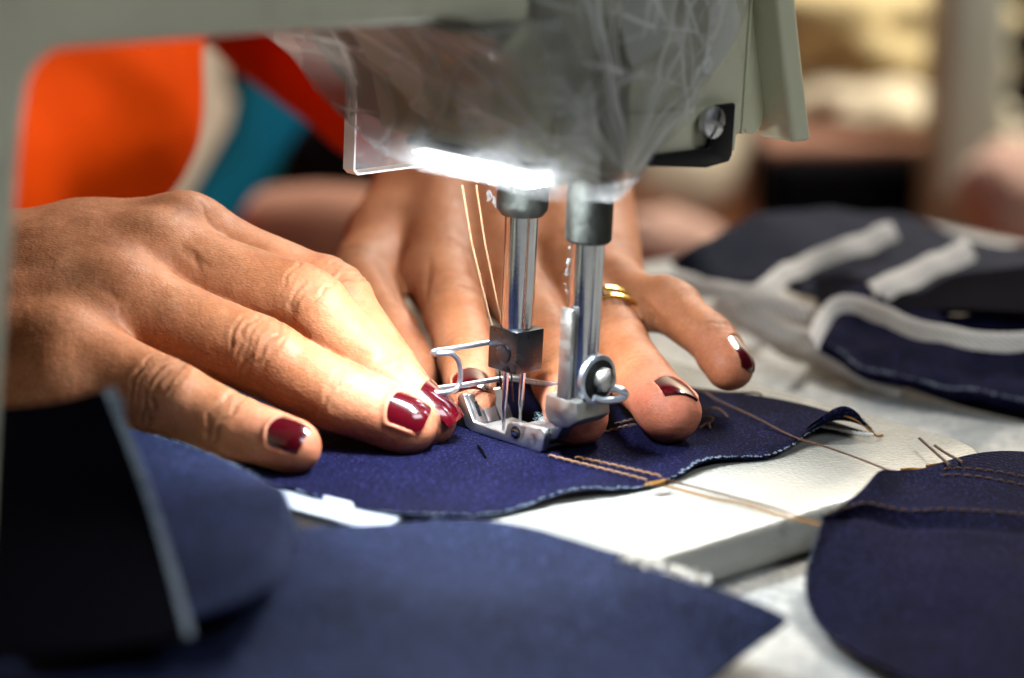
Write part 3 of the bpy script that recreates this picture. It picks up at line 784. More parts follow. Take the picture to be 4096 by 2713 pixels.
# needle bar
nx = 1.0
part('needle_bar_bushing', lathe(W(nx, 0, 57.2), ZD, [(0, 4.6), (0.1, 5.3), (1.7, 6.5), (3, 6.6), (14, 6.6)], 40), 'dull_steel', 35)
part('needle_bar', lathe(W(nx, 0, 26), ZD, [(0, 4.25), (20, 4.25), (34, 4.25)], 40), 'polished_steel', 35)
cl = part('needle_clamp', mbox(nx - 4.9, nx + 4.9, -5.0, 5.2, 17.2, 28.3, 0.5), 'black_steel')
link_mesh('set_screw', *lathe(W(nx - 4.8, 0.6, 22), -XD, [(0, 2.5), (0.5, 2.5), (0.7, 2.1)], 20), 'black_steel', cl)
for s in (-1, 1):
    x = nx + 3.1 * s
    part('needle', lathe(W(x, 0, -6), ZD, [(0, 0.1), (3, 0.42), (5, 0.55), (8, 0.5), (11.5, 0.52), (13.5, 0.8), (24, 0.85)], 14), 'polished_steel', 30)
# presser bar
px, py = 0.6, 23.4
part('presser_bar_bushing', lathe(W(px, py, 54.6), ZD, [(0, 4.4), (0.05, 5.2), (0.8, 5.8), (26, 5.8)], 40), 'dull_steel', 35)
def fluted_bar():
    n = 96; V = []; F = []
    zs = [13, 30, 56]
    for z in zs:
        for k in range(n):
            t = 2 * math.pi * k / n
            fl = 0.30 if (k % 6) in (0, 1) and 8 < k < 36 else 0.0
            V.append(W(px + (4.2 - fl) * math.cos(t), py + (4.2 - fl) * math.sin(t), z))
    for i in range(len(zs) - 1):
        for k in range(n): F.append((i * n + k, i * n + (k + 1) % n, (i + 1) * n + (k + 1) % n, (i + 1) * n + k))
    F += [tuple(range(n)), tuple((len(zs) - 1) * n + k for k in range(n))]
    return V, F
part('presser_bar', fluted_bar(), 'polished_steel', 20)
# presser foot: shank, neck, hinged sole with an upturned slotted toe
foot = part('presser_shank', mprism([(-5.9, 21.4), (-4.6, 20.8), (-4.4, 22), (-4.4, 25.4), (-5.9, 25.4)], 'z', 15.5, 38.5, 0.4), 'worn_steel', 35)
link_mesh('shank_base', *mprism([(17.6, 15.6), (28.4, 15.6), (29.0, 11.0), (26, 8.6), (22, 7.8), (18.8, 8.8), (17.6, 11)], 'x', -6.0, 6.2, 0.6), 'worn_steel', foot, 35)
link_mesh('neck', *mprism([(22.5, 9.4), (18.5, 10.4), (14.5, 6.4), (8.5, 5.4), (8.5, 1.4), (15, 1.4), (19, 3.4)], 'x', -2.6, 4.0, 0.6), 'steel', foot, 35)
link_mesh('washer', *lathe(W(px + 0.8, 27.2, 20.4), YD, [(0, 6.0), (0.2, 6.3), (1.5, 6.3), (1.7, 6.0)], 40), 'zinc', foot, 35)
link_mesh('screw_recess_dark', *lathe(W(px + 0.8, 28.92, 20.4), YD, [(0, 5.2), (0.15, 5.2)], 32), 'black_oxide', foot, 35)  # raised black disc, painted for the dark of a recess
screw('clamp_screw', W(px + 1.6, 29.0, 20.6), YD, 3.0, 3.4, 'worn_steel', XD * 0.25 + ZD * 0.9, foot)
X0, X1 = -6.2, 8.2
sole = part('presser_sole', mprism([(-8.5, 0.5), (-7, 0.1), (16.5, 0.1), (16.5, 1.4), (-7, 1.5)], 'x', X0 + 0.3, X1, 0.25), 'steel', 35)
def toe(x0, x1):
    return link_mesh('toe_finger', *mprism([(-8.8, 0.6), (-6.6, 1.7), (-10.9, 8.5), (-11.6, 8.8), (-12.4, 8.2)], 'x', x0, x1, 0.3), 'steel', sole, 35)
for x0, x1 in ((-4.35, -1.2), (-0.75, 3.4), (3.85, X1)): toe(x0, x1)
link_mesh('toe_slot_dark', *mprism([(-7.6, 3.45), (-7.4, 3.55), (-9.55, 6.95), (-9.75, 6.85)], 'x', -3.4, -2.5, 0), 'black_oxide', sole, 35)  # thin black prism painted as the dark of a slot
link_mesh('side_rail', *mprism([(-9.8, 0.9), (-13.2, 7.4), (-12.4, 9.0), (-11.0, 9.0), (-6.7, 2.6), (4.4, 2.2), (5.2, 4.9), (6.6, 5.7), (17.6, 6.3), (18.5, 5.4), (17.6, 0.6), (16.6, 0.05), (-7.5, 0.05)], 'x', X0, -4.5, 0.35), 'steel', sole, 35)
link_mesh('hinge_lug', *mprism([(6, 1.3), (5.6, 4.6), (6.8, 5.4), (17.4, 6.0), (17.4, 1.3)], 'x', -4.4, -2.9, 0.3), 'steel', sole, 35)
link_mesh('hinge_lug', *mprism([(6, 1.3), (5.6, 4.6), (6.8, 5.4), (17.0, 5.8), (17.0, 1.3)], 'x', 4.6, 7.6, 0.3), 'steel', sole, 35)
link_mesh('hinge_ring', *lathe(W(X0 - 0.02, 8.4, 3.4), -XD, [(0, 1.65), (0.10, 1.65)], 28), 'black_oxide', sole, 35)
link_mesh('hinge_pin', *lathe(W(X0 - 0.05, 8.4, 3.4), -XD, [(0, 0.95), (0.35, 0.95), (0.5, 0.7)], 24), 'polished_steel', sole, 35)
link_mesh('edge_guide', *mprism([(-16.6, 4.6), (-17.0, 1.0), (-14.6, 0.1), (-9.6, 0.1), (-9.6, 1.2), (-12.6, 5.0)], 'x', -5.8, -2.5, 0.6), 'dull_steel', sole, 35)
# bent wire finger guard
wire = [W(7.2, 24, 14.2), W(7.9, 17, 14.4)] + [W(*q) for q in ((10.7, -2.0, 11.6), (8.0, -9.0, 11.5), (-0.6, -9.0, 12.0), (-8.9, -9.0, 12.3), (-16.1, -9.0, 12.8), (-19.7, -8.0, 13.0), (-20.8, -6.0, 12.9), (-18.1, -5.0, 12.8), (-14.7, -5.0, 13.3), (-13.5, -5.0, 15.2), (-13.6, -5.0, 18.0), (-14.6, -5.0, 20.8), (-17.2, -5.0, 22.8), (-20.3, -6.0, 23.0), (-20.5, -8.0, 22.6), (-18.9, -9.0, 22.8), (-13.6, -9.0, 22.6), (-6.7, -9.0, 22.4), (-0.4, -9.0, 22.3), (5.9, -9.0, 21.9))]
part('finger_guard', tube(curve(wire, 6), 0.72, 12), 'zinc', 60)
tail = [W(*q) for q in ((0.7, 29.0, 18.4), (3.5, 31.0, 18.5), (5.5, 33.0, 18.0), (6.9, 33.0, 16.7), (4.8, 33.0, 16.0), (-0.0, 32.0, 16.1), (-2.6, 31.0, 17.0))]
part('guard_tail', tube(curve(tail, 6), [0.9, 0.95, 0.95, 0.95, 0.8], 12), 'zinc', 60)
# slide plate let into the bed and a flat black sheet painted for the shade of an opening
p1, p2, p3, p4 = (-76.1, -14.8, -0.8), (-65.5, 31.1, -0.8), (-79.0, 36.3, -0.8), (-84.9, 2.1, -0.8)
part('slide_plate', mprism([p1[:2], p2[:2], p3[:2], p4[:2]], 'z', -1.95, -0.7, 0.3), 'slide_plate_steel', 35)
part('plate_tab', mprism([(p3[0] + 0.5, p3[1] + 0.2), (p3[0] + 6, p3[1] - 3.4), (p3[0] + 4.6, p3[1] + 3.0), (p3[0] + 2.2, p3[1] + 3.6)], 'z', -1.9, -0.9, 0.2), 'slide_plate_steel', 35)
q1, q2, q3, q4 = (-85.4, 2.7, -1.9), (-77.9, 34.9, -1.9), (-83.0, 36.1, -1.9), (-93.1, 11.9, -1.9)
part('bed_opening_dark', mprism([q1[:2], q2[:2], q3[:2], q4[:2]], 'z', -1.99, -1.9, 0), 'black_oxide', 35)
# needle threads down from the take-up and a wisp of lint
def ply(path, r=0.24, pitch=1.5, step=0.35):
    """two-ply twisted thread along a path; returns V, F"""
    P = np.array(path, float); L = np.r_[0, np.cumsum(np.linalg.norm(np.diff(P, axis=0), axis=1))][-1]
    P = resample(P, max(4, int(L / step))); T = np.gradient(P, axis=0); T /= np.linalg.norm(T, axis=1)[:, None]
    s = np.linspace(0, L, len(P)); m = MB()
    a = np.where(np.abs(T[:, 2:3]) > 0.9, np.array([[1.0, 0, 0]]), np.array([[0, 0, 1.0]])); u = np.cross(a, T); u /= np.linalg.norm(u, axis=1)[:, None]; w = np.cross(T, u)
    for ph in (0, math.pi):
        q = 2 * math.pi * s / pitch + ph
        m.add(*tube(P + 0.62 * r * (u * np.cos(q)[:, None] + w * np.sin(q)[:, None]), r * 0.62, 5))
    return m.V, m.F
for pts in (((-11.7, -9.0, 64.7), (-7.5, -9.0, 49.6), (-2.7, -7.0, 31.9), (0.5, -6.0, 22.0), (0.5, -4.0, 10.9)), ((-6.7, -9.0, 64.2), (-2.8, -9.0, 49.1), (0.7, -7.0, 33.2), (5.5, -6.0, 17.8), (5.2, -4.0, 6.7))):
    part('needle_thread', ply([W(*q) for q in pts], 0.25), 'tan_thread', 60)
def lint(pts, n, spread, parent, seed):
    r = random.Random(seed); m = MB()
    for i in range(n):
        c = np.array(pts[r.randrange(len(pts))], float) + [r.gauss(0, spread) for _ in range(3)]
        q = [c]
        for k in range(5): q.append(q[-1] + np.array([r.gauss(0, .35), r.gauss(0, .35), r.gauss(-.05, .35)]))
        m.add(*tube(curve(q, 3), 0.028, 4))
    return m.build('lint_tuft', 'lint', parent, 60, kind='stuff')
lint([W(*q) for q in ((-5.4, -6.0, 63.2), (-4.9, -6.0, 61.8), (-3.7, -6.0, 60.6), (-4.0, -6.0, 59.8))], 7, 0.3, mach, 3)
lint([W(px - 3.2, py - 3.3, z) for z in np.linspace(41, 60, 18)] + [W(px - 3.6, py - 3.4, 55)] * 6, 12, 0.25, mach, 4)
lint([W(px - 2 + k, 12 + k, 7.2) for k in np.linspace(0, 5, 10)], 70, 0.8, mach, 5)

# clear film wrapped round the head and gathered under it
def film():
    rows = [(-33, -52, 104), (-34.5, -40, 95), (-35, -27, 82.5), (-35.5, -15, 76.5), (-36, -2, 73.6), (-36, 10, 73.4), (-36.5, 25, 74), (-38, 39, 73.4), (-33, 43.6, 72.8), (-25, 44, 71.8), (-18, 44, 70.8), (-12, 44, 72.4), (-6, 44, 77), (0, 43.5, 81.5), (7, 43, 85), (18, 43, 97), (26, 43, 105), (32, 43, 116)]
    rows = resample(curve(rows, 10), 360)
    Vs, Fs, Cs, k = [], [], [], 0
    for layer in (0, 1):
        sd = 31 + 40 * layer; nv = 170
        top = 168.0
        t = np.linspace(0, 1, nv)[None, :, None]
        a = np.stack([W(x, y, top) for x, y, z in rows]); b = np.stack([W(x, y, z - layer * 0.6) for x, y, z in rows])
        P = (a[:, None] * (1 - t) + b[:, None] * t).reshape(-1, 3)
        back = np.repeat(np.clip((rows[:, 0] + 37) / 8, 0, 1) * (rows[:, 1] > 30), nv)
        N = YD[None] * back[:, None] - XD[None] * (1 - back)[:, None]
        gather = W(-15, 44, 72)
        d = P - gather
        horiz = np.where(back > 0.5, d @ XD, (d @ YD) * 1.0 - 20)
        ang = np.arctan2(d @ ZD, horiz); rad = np.hypot(d @ ZD, horiz)
        # crisp folds: long ones drawn up from the gather, short ones crossing them
        arc_l = np.r_[0, np.cumsum(np.hypot(np.diff(rows[:, 0]), np.diff(rows[:, 1])))]
        ca = np.repeat(arc_l, nv); cb = P[:, 2]
        g_a = arc_l[np.argmin(np.abs(rows[:, 0] + 15) + np.abs(rows[:, 1] - 44))]
        warp = vnoise(P, 18, sd) - 0.5; warp2 = vnoise(P, 6, sd + 1) - 0.5
        xa = ca + 5.0 * warp + 1.2 * warp2; xb = cb + 5.0 * (vnoise(P, 18, sd + 5) - 0.5)
        r = random.Random(sd); h = np.zeros(len(P)); cs = np.zeros(len(P))
        for k_ in range(84):
            if k_ < 24:
                t_ = math.radians(r.uniform(8, 172)); l0, l1 = r.uniform(1, 14), r.uniform(22, 105)
                p0 = (g_a + r.gauss(0, 2.5) + l0 * math.cos(t_), 72 + l0 * math.sin(t_)); p1 = (p0[0] + l1 * math.cos(t_), p0[1] + l1 * math.sin(t_))
            else:
                t_ = r.uniform(0, math.pi); l1 = r.uniform(8, 46); p0 = (r.uniform(0, arc_l[-1]), r.uniform(72, 128)); p1 = (p0[0] + l1 * math.cos(t_), p0[1] + l1 * math.sin(t_))
            dx, dz = p1[0] - p0[0], p1[1] - p0[1]; hh = np.clip(((xa - p0[0]) * dx + (xb - p0[1]) * dz) / (dx * dx + dz * dz), 0, 1)
            dist = np.hypot(xa - p0[0] - hh * dx, xb - p0[1] - hh * dz); fade = np.sin(np.pi * np.clip(0.06 + 0.94 * hh, 0, 1)) ** 0.6
            s_ = r.choice((1, 1, -1)); am = r.uniform(0.4, 1.5); wd = r.uniform(0.35, 0.95)
            h += s_ * am * fade * np.exp(-dist / r.uniform(1.6, 4.5))
            cs = np.maximum(cs, r.uniform(0.1, 0.85) ** 1.3 * fade * np.exp(-(dist / wd) ** 2))
        big = vnoise(P, 17, sd + 2) - 0.5
        h = h + 3.5 * big + 3.0 * np.exp(-(rad / 22) ** 2) + layer * 0.9 + 0.6
        cs = np.clip(cs + 0.22 * np.exp(-(rad / 10) ** 2), 0, 1)
        # below the arm the sheet follows the hollow of the casting
        lim = np.interp(P[:, 2], [79, 84, 95, 104, 111, 113], [-35, -36, -40.5, -47, -56, -68])
        xm = P @ XD; side_ = (back < 0.5) & (P[:, 2] < 113.2)
        P = P + XD[None] * np.where(side_ & (xm > lim), lim - xm, 0.0)[:, None]
        P = P + N * np.maximum(h, -1.2)[:, None]
        P = P + (gather - P) * (np.exp(-(rad / 12) ** 2) * 0.22)[:, None]
        Cs.append(cs); Vs.append(P); Fs.append(grid_faces(len(rows), nv) + k); k += len(P)
    o = link_mesh('plastic_film', np.concatenate(Vs), np.concatenate(Fs), 'plastic_film', None, 0); o.data.shade_smooth()
    a = o.data.attributes.new('crease', 'FLOAT', 'POINT'); a.data.foreach_set('value', np.concatenate(Cs).astype(np.float32))
    tag(o, 'crumpled clear plastic film wrapped round the machine head above the lamp', 'plastic film')
film()

# ------------------------------------------------------------------ the table
link_mesh('table_top', *[(lambda V, F: (V, F))(*mbox(-900, 385, -160, 620, -45, -13.3, 2))][0], 'laminate', None, 40, loc=(0, 0, -45), kind='structure')

# ------------------------------------------------------------------ cloth
def wave(G, amp, size, seed):
    P = G.reshape(-1, 3); P = P.copy(); P[:, 2] += amp * (vnoise(P * np.array([1, 1, 0]), size, seed) - 0.5) * 2
    return P.reshape(G.shape)
def cloth(name, G, t, mat, label=None, cat=None, parent=None, group=None):
    V, F, uv = thick_grid(G, t)
    o = link_mesh(name, V, F, mat, parent, 50, uv=uv)
    if label: tag(o, label, cat, group)
    return o
def fray(edge, n, parent, mat='pale_denim_edge', seed=1, size=0.42):
    """pale thread ends along a cut edge"""
    r = random.Random(seed); P = resample(edge, n); m = MB()
    for p in P:
        if r.random() < 0.12: continue
        c = p + np.array([r.gauss(0, .15), r.gauss(0, .15), r.gauss(0.05, .12)]); s = size * r.uniform(.6, 1.25)
        d = [np.array(q) * s for q in ((1.3, 0, 0), (0, 1, 0), (0, 0, .8))]
        m.add([c + d[0], c + d[1], c + d[2], c - d[0], c - d[1], c - d[2]], [(0, 1, 2), (1, 3, 2), (3, 4, 2), (4, 0, 2), (1, 0, 5), (3, 1, 5), (4, 3, 5), (0, 4, 5)])
    return m.build('frayed_edge', mat, parent, 0, kind='stuff')
def on_grid(G, u, v):
    nu, nv, _ = G.shape; a = u * (nu - 1); b = v * (nv - 1); i = min(int(a), nu - 2); j = min(int(b), nv - 2); fa = a - i; fb = b - j
    return G[i, j] * (1 - fa) * (1 - fb) + G[i + 1, j] * fa * (1 - fb) + G[i, j + 1] * (1 - fa) * fb + G[i + 1, j + 1] * fa * fb
def stitches(pts, parent, mat, length=2.6, gap=0.8, r=0.3, name='stitch_row'):
    """a row of raised stitches along a path; one part per row"""
    P = np.array(pts, float); L = np.r_[0, np.cumsum(np.linalg.norm(np.diff(P, axis=0), axis=1))]; m = MB(); s = 0.0
    at = lambda t: np.array([np.interp(t, L, P[:, k]) for k in range(3)])
    while s + length < L[-1]:
        a, b = at(s), at(s + length); c = (a + b) / 2 + np.array([0, 0, 0.16])
        m.add(*tube(curve([a - [0, 0, .15], (a + c) / 2 + [0, 0, .14], c, (b + c) / 2 + [0, 0, .14], b - [0, 0, .15]], 2), r, 6)); s += length + gap
    return m.build(name, mat, parent, 60)

# the strip under the needles
near = [(-92.9, -8.7, 0.0), (-74.9, -28.9, 0.0), (-63.9, -41.8, 0.0), (-54.4, -52.6, 0.0), (-37.0, -65.5, 0.0), (-23.7, -71.0, 0.0), (-12.7, -70.9, 0.0), (-1.8, -64.7, 0.0), (13.4, -50.2, 0.0), (26.0, -42.6, 0.0), (32.4, -38.1, 0.0), (41.3, -29.1, 0.0), (51.8, -14.4, 0.0), (66.7, -6.1, 0.2), (75.4, 4.7, 0.6), (82.8, 16.7, 1.5)]
far = [(-106.8, 84.6, 0.0), (-83.0, 84.1, 0.0), (-60.2, 80.8, 0.0), (-37.2, 70.2, 0.0), (-22.2, 63.3, 0.0), (-3.9, 59.0, 0.0), (14.2, 55.8, 0.0), (31.1, 56.5, 0.0), (46.7, 55.7, 0.0), (59.7, 52.0, 0.0), (69.9, 46.1, 0.5), (81.9, 36.2, 1.0), (92.5, 22.3, 1.8), (94.9, 17.9, 1.5), (96.0, 17.0, 0.4)]
def strip_shape(G):
    nu, nv, _ = G.shape; u = np.linspace(0, 1, nu)[:, None]; v = np.linspace(0, 1, nv)[None]
    e = np.clip((u - 0.86) / 0.14, 0, 1) ** 1.5
    G = G.copy(); G[..., 2] += e * 5.2 * np.sin(np.pi * np.clip(v, 0, 1) ** 0.75)
    G = wave(G, 0.45, 22, 41)
    edge = np.exp(-(v / 0.10) ** 2); G[..., 2] += edge * 0.9 * np.sin(u * 34) * (u > 0.3)
    return G
G1 = loft(near, far, 220, 60, strip_shape)
strip = cloth('denim_strip', G1, 0.9, 'navy_denim', 'folded navy denim strip being sewn under the presser foot', 'denim strip')
low = loft([(35.0, -29.1, -1.2), (58.0, -5.5, -1.2), (82.1, 25.2, -1.2)], [(38.2, 53.0, -1.2), (73.4, 43.5, -1.2), (96.5, 20.2, -1.2)], 40, 20)
cloth('under_layer', low, 0.6, 'black_denim', parent=strip)
fray(G1[60:, 0] + [0, 0, -0.1], 190, strip, seed=2)
fray(G1[-1, 2:], 40, strip, seed=3, size=0.3)
link_mesh('seam_thread', *ply(curve([(82.2, 22.8, -0.4), (86.2, 21.1, -0.3), (91.0, 17.8, -0.3), (95.7, 15.7, -0.2)], 6), 0.5, 2.2), 'white_thread', strip, 60)
link_mesh('seam_thread', *ply(curve([on_grid(G1, 0.992, 0.45) - [0, 0, 1.3], on_grid(G1, 0.996, 0.7) - [0, 0, 1.2], on_grid(G1, 0.998, .92) - [0, 0, 0.8], (96.7, 16.5, -0.6), (98.7, 19.3, -1.2)], 6), 0.36), 'gold_thread', strip, 60)
# stitching just sewn, and the older double row behind the fingers
def lay(pts, dz=0.25):
    return [np.array(p, float) + [0, 0, dz] for p in pts]
for a in (((10.2, -19.7, 0.0), (16.8, -24.6, 0.0), (24.2, -29.7, 0.0), (34.8, -37.4, 0.0)), ((16.9, -20.1, -0.0), (24.4, -24.5, 0.0), (31.7, -29.2, -0.0), (37.9, -33.3, 0.0))):
    stitches(curve(lay(a, 0.55), 10), strip, 'tan_thread', 2.4, 0.05, 0.27)
for a in (((21.8, 1.7, 0.0), (25.0, 4.3, 0.0), (29.7, 9.5, 0.0), (34.3, 13.6, 0.0)), ((27.5, 12.0, 0.0), (32.2, 17.0, 0.0), (36.9, 21.6, 0.0))):
    stitches(curve(lay(a, 0.5), 10), strip, 'brown_thread', 2.2, 0.5, 0.32)
def top_thread(name, pts, r, mat, label, parent=None, n=8):
    V, F = ply(curve([np.array(p, float) for p in pts], n), r)
    o = link_mesh(name, V, F, mat, parent, 60)
    if parent is None: tag(o, label, 'thread')
    return o
# chains of thread running on from the strip to the sewn piece
top_thread('sewing_thread', [(34.5, -39.4, 0.6), (40.9, -38.4, -0.6), (49.0, -42.9, -1.2), (57.1, -46.8, -1.2), (64.8, -54.0, -1.2), (71.2, -61.5, -0.4), (75.1, -66.5, 0.6)], 0.3, 'gold_thread', 'gold and brown twisted thread joining the denim strip to the rounded piece, nearer strand')
top_thread('sewing_thread', [(37.8, -35.3, 0.6), (45.2, -36.6, -0.6), (54.4, -41.3, -1.2), (63.2, -48.2, -1.2), (70.5, -58.3, -0.4), (74.9, -65.9, 0.8)], 0.28, 'brown_thread', 'brown twisted thread joining the denim strip to the rounded piece, farther strand')
top_thread('thread_knot', [(33.6, -39.6, 0.2), (35.5, -39.8, 0.8), (38.2, -38.0, 0.9), (37.4, -39.8, 1.0), (35.2, -40.6, 0.7), (37.7, -37.7, 0.7)], 0.42, 'gold_thread', 'yellow knot of thread at the edge of the denim strip')
top_thread('sewing_thread', [(48.6, 46.9, 0.6), (52.7, 46.8, 1.2), (56.2, 37.7, 1.4), (64.5, 23.1, 1.4), (73.2, 5.6, 1.4), (80.2, -2.4, 1.5), (88.2, -10.2, 1.0), (94.1, -27.1, 3.0)], 0.28, 'brown_thread', 'long loose brown thread lying across the denim strip and the cream bed')
top_thread('sewing_thread', [(48.1, 48.5, 0.5), (54.6, 48.3, 1.0), (61.6, 47.0, 1.2), (66.9, 46.5, 1.6), (69.0, 46.4, 1.0)], 0.28, 'brown_thread', 'short curled brown thread at the far edge of the denim strip')
for k, a in enumerate((((49.7, 24.9, 0.4), (53.3, 28.1, 1.5), (55.7, 27.1, 1.9), (58.1, 24.4, 0.6)), ((48.7, 18.1, 0.5), (51.2, 21.5, 1.2), (54.0, 20.9, 0.8), (51.6, 14.4, 0.5)), ((49.9, 12.1, 0.5), (51.9, 14.6, 1.3), (52.6, 12.2, 0.6)))):
    top_thread('thread_snarl', a, 0.32, 'brown_thread', '', strip)
link_mesh('loose_lint', *tube(curve([(-7.6, -13.6, 0.5), (-6.4, -20.4, 1.2), (-5.5, -24.3, 0.6)], 6), 0.3, 6), 'black_denim', strip, 60)

# sewn piece with a rounded corner, lower right
eA = [(74.1, -64.8, 0.0), (79.9, -55.2, 1.0), (85.5, -45.4, 2.5), (90.9, -34.6, 4.0), (97.7, -24.7, 2.0), (103.3, -19.8, 1.0), (113.1, -11.8, 2.0), (125.6, -2.8, 2.0), (142.8, 6.4, 2.0)]
eB = [(73.9, -65.0, -0.6), (70.9, -76.6, -4.0), (68.0, -89.3, -8.0), (69.1, -103.3, -10.0), (74.5, -118.6, -10.0), (83.7, -133.0, -10.0), (96.3, -149.9, -10.0), (105.0, -160.2, -10.0), (114.2, -169.9, -10.0)]
def e_shape(G):
    G = wave(wave(G, 2.6, 38, 51), 0.5, 14, 52)
    nu, nv, _ = G.shape; u = np.linspace(0, 1, nu)[:, None]; v = np.linspace(0, 1, nv)[None]
    sv = 0.28 + 0.06 * u
    G[..., 2] += 1.5 * np.exp(-((v - sv + 0.02) / 0.022) ** 2) * np.clip(u * 8, 0, 1) - 1.2 * np.exp(-((v - sv - 0.035) / 0.02) ** 2) * np.clip(u * 8, 0, 1)
    return G
G2 = loft(eA, eB, 160, 90, e_shape)
piece = cloth('denim_piece', G2, 0.9, 'navy_denim', 'rounded navy denim piece with sewn seams, lower right beside the cream bed', 'denim piece')
stitches([on_grid(G2, u, 0.268 + 0.06 * u) + [0, 0, 0.2] for u in np.linspace(0.03, 0.95, 120)], piece, 'brown_thread', 2.0, 0.9, 0.2)
for k in (0.0, 0.035):
    stitches([on_grid(G2, 0.62 + 0.4 * t, 0.05 + k + 0.12 * t) + [0, 0, 0.2] for t in np.linspace(0, 0.92, 60)], piece, 'brown_thread', 2.0, 0.7, 0.2)
fray(G2[2:70, -1], 60, piece, seed=5, size=0.3)
for k, a in enumerate((((107.0, 10.7, 1.0), (109.1, -2.4, 1.2), (110.0, -20.4, 3.2)), ((110.1, 4.4, 1.0), (112.2, -3.8, 1.2), (113.8, -17.2, 3.2)))):
    top_thread('thread_end', a, 0.34, 'brown_thread', '', piece)
for a in (((99.5, -11.0, -1.4), (103.5, -11.6, -0.8), (105.7, -18.3, 1.0)), ((106.3, -7.5, -1.2), (110.1, -7.3, -0.5), (111.2, -13.4, 1.5))):
    top_thread('thread_end', a, 0.36, 'gold_thread', '', piece)

# big piece in the foreground
bA = [(-116.0, -135.5, 3.0), (-86.3, -131.2, 3.0), (-61.4, -113.5, 2.0), (-46.1, -98.3, 1.0), (-32.4, -89.3, 0.5), (-21.1, -83.3, 0.0), (-11.3, -82.2, 0.0), (8.3, -89.1, 0.0), (27.4, -98.0, 0.0), (37.6, -106.3, -1.0), (50.5, -112.5, -4.0), (60.5, -120.6, -6.0)]
bB = [(-96.5, -221.7, 3.0), (-66.9, -223.5, 2.0), (-41.3, -215.8, 0.0), (-18.8, -209.2, 0.0), (4.5, -197.8, -2.0), (20.9, -182.4, -5.0), (35.4, -159.0, -8.0), (47.3, -137.2, -10.0), (55.3, -126.3, -9.0), (59.1, -123.4, -7.0), (60.6, -121.7, -6.0)]
def b_shape(G):
    G = wave(G, 4.0, 60, 61); return wave(G, 1.2, 24, 62)
G3 = loft(bA, bB, 150, 80, b_shape)
front = cloth('denim_sheet', G3, 1.0, 'navy_denim_face', 'large blurred blue denim sheet lying in the foreground with a pointed corner', 'denim sheet')
# curled flap on top of it
cA = [(-110.4, -39.1, 10.0), (-95.0, -37.1, 8.0), (-78.0, -46.1, 7.0), (-61.9, -60.9, 6.0), (-52.2, -77.0, 6.0), (-46.2, -101.1, 7.0), (-43.7, -120.2, 9.0)]
cB = [(-78.7, -176.3, 6.0), (-66.3, -170.2, 7.0), (-57.6, -167.2, 9.0), (-49.6, -163.8, 11.0), (-44.9, -156.3, 12.0), (-43.2, -140.0, 11.0), (-43.4, -122.8, 9.5)]
def c_shape(G):
    nu, nv, _ = G.shape; u = np.linspace(0, 1, nu)[:, None]; v = np.linspace(0, 1, nv)[None]
    G = G.copy(); G[..., 2] += 7 * np.sin(np.pi * v) * np.clip((1 - u) * 3, 0, 1) * (0.4 + u)
    return wave(G, 0.8, 25, 63)
G4 = loft(cA, cB, 90, 60, c_shape)
flap = cloth('denim_flap', G4, 1.0, 'navy_denim_face', 'rounded blue denim flap curling up in front of the hand, lower left', 'denim flap')
fray(G4[:, 0], 150, flap, seed=7, size=0.35)
# dark piece standing on its edge at the far left
dA = [(-126.1, -113.9, 30.8), (-113.3, -113.5, 32.6), (-102.4, -113.2, 33.8), (-94.2, -112.8, 35.3), (-86.4, -112.2, 37.7)]
dB = [(-108.0, -191.9, 7.0), (-92.7, -188.8, 7.0), (-81.2, -185.0, 7.0), (-70.6, -180.2, 7.0), (-60.1, -174.1, 7.0)]
G5 = loft(dA, dB, 50, 60, lambda G: G + np.array([0, 1, 0]) * (5 * np.sin(np.linspace(0, np.pi, 60)) [None, :, None]))
dark = cloth('denim_offcut', G5, 1.2, 'black_denim', 'dark denim piece standing on edge at the left with a pale cut edge', 'denim offcut')
ed = G5[-1]; ed2 = ed + np.array([1.7, 0.4, 0.3])[None] * np.linspace(1.1, 0.9, 60)[:, None]
Ge = np.stack([ed + np.array([0.1, -0.3, 0.1]), ed2], 1)
cloth('cut_edge', Ge, 0.9, 'pale_denim_edge', parent=dark)
fray(ed2[:8], 40, dark, seed=9, size=0.7)

# pile of pieces on the table, upper right
f1A = [(51.8, 200.4, 4.0), (57.9, 203.2, 10.0), (73.5, 224.1, 14.0), (89.5, 239.9, 16.0), (113.3, 252.3, 15.0), (137.5, 251.6, 14.0), (150.5, 244.8, 10.0), (164.9, 240.4, 9.0), (187.2, 239.7, 9.0)]
f1B = [(52.9, 201.7, 2.0), (63.6, 194.8, 2.0), (74.6, 188.7, 2.0), (85.3, 181.4, 2.0), (97.7, 165.3, 2.0), (118.1, 163.5, 2.0), (138.5, 161.7, 2.0), (152.2, 161.6, 2.0), (172.4, 159.8, 2.0)]
G6 = loft(f1A, f1B, 80, 40, lambda G: wave(wave(G, 2.5, 34, 71), 0.8, 12, 76))
cloth('denim_piece', G6, 2.0, 'grey_denim', 'blue-grey denim piece at the back of the pile, under the white tapes', 'denim piece', group='pieces in the denim pile')
f2A = [(106.7, 181.0, 6.0), (111.2, 155.6, 8.0), (115.7, 139.0, 9.0), (126.1, 128.2, 10.0), (140.0, 125.1, 11.0), (164.5, 123.6, 12.0)]
f2B = [(92.3, 127.5, 0.0), (97.1, 119.1, -2.0), (104.8, 106.4, -4.0), (117.9, 97.3, -6.0), (133.5, 90.5, -8.0), (158.3, 81.1, -9.0)]
G7 = loft(f2A, f2B, 70, 50, lambda G: wave(wave(G, 3.5, 26, 72), 1.2, 9, 75))
fr = cloth('denim_piece', G7, 3.0, 'navy_denim', 'dark navy denim piece at the front of the pile with a frayed lower edge', 'denim piece', group='pieces in the denim pile')
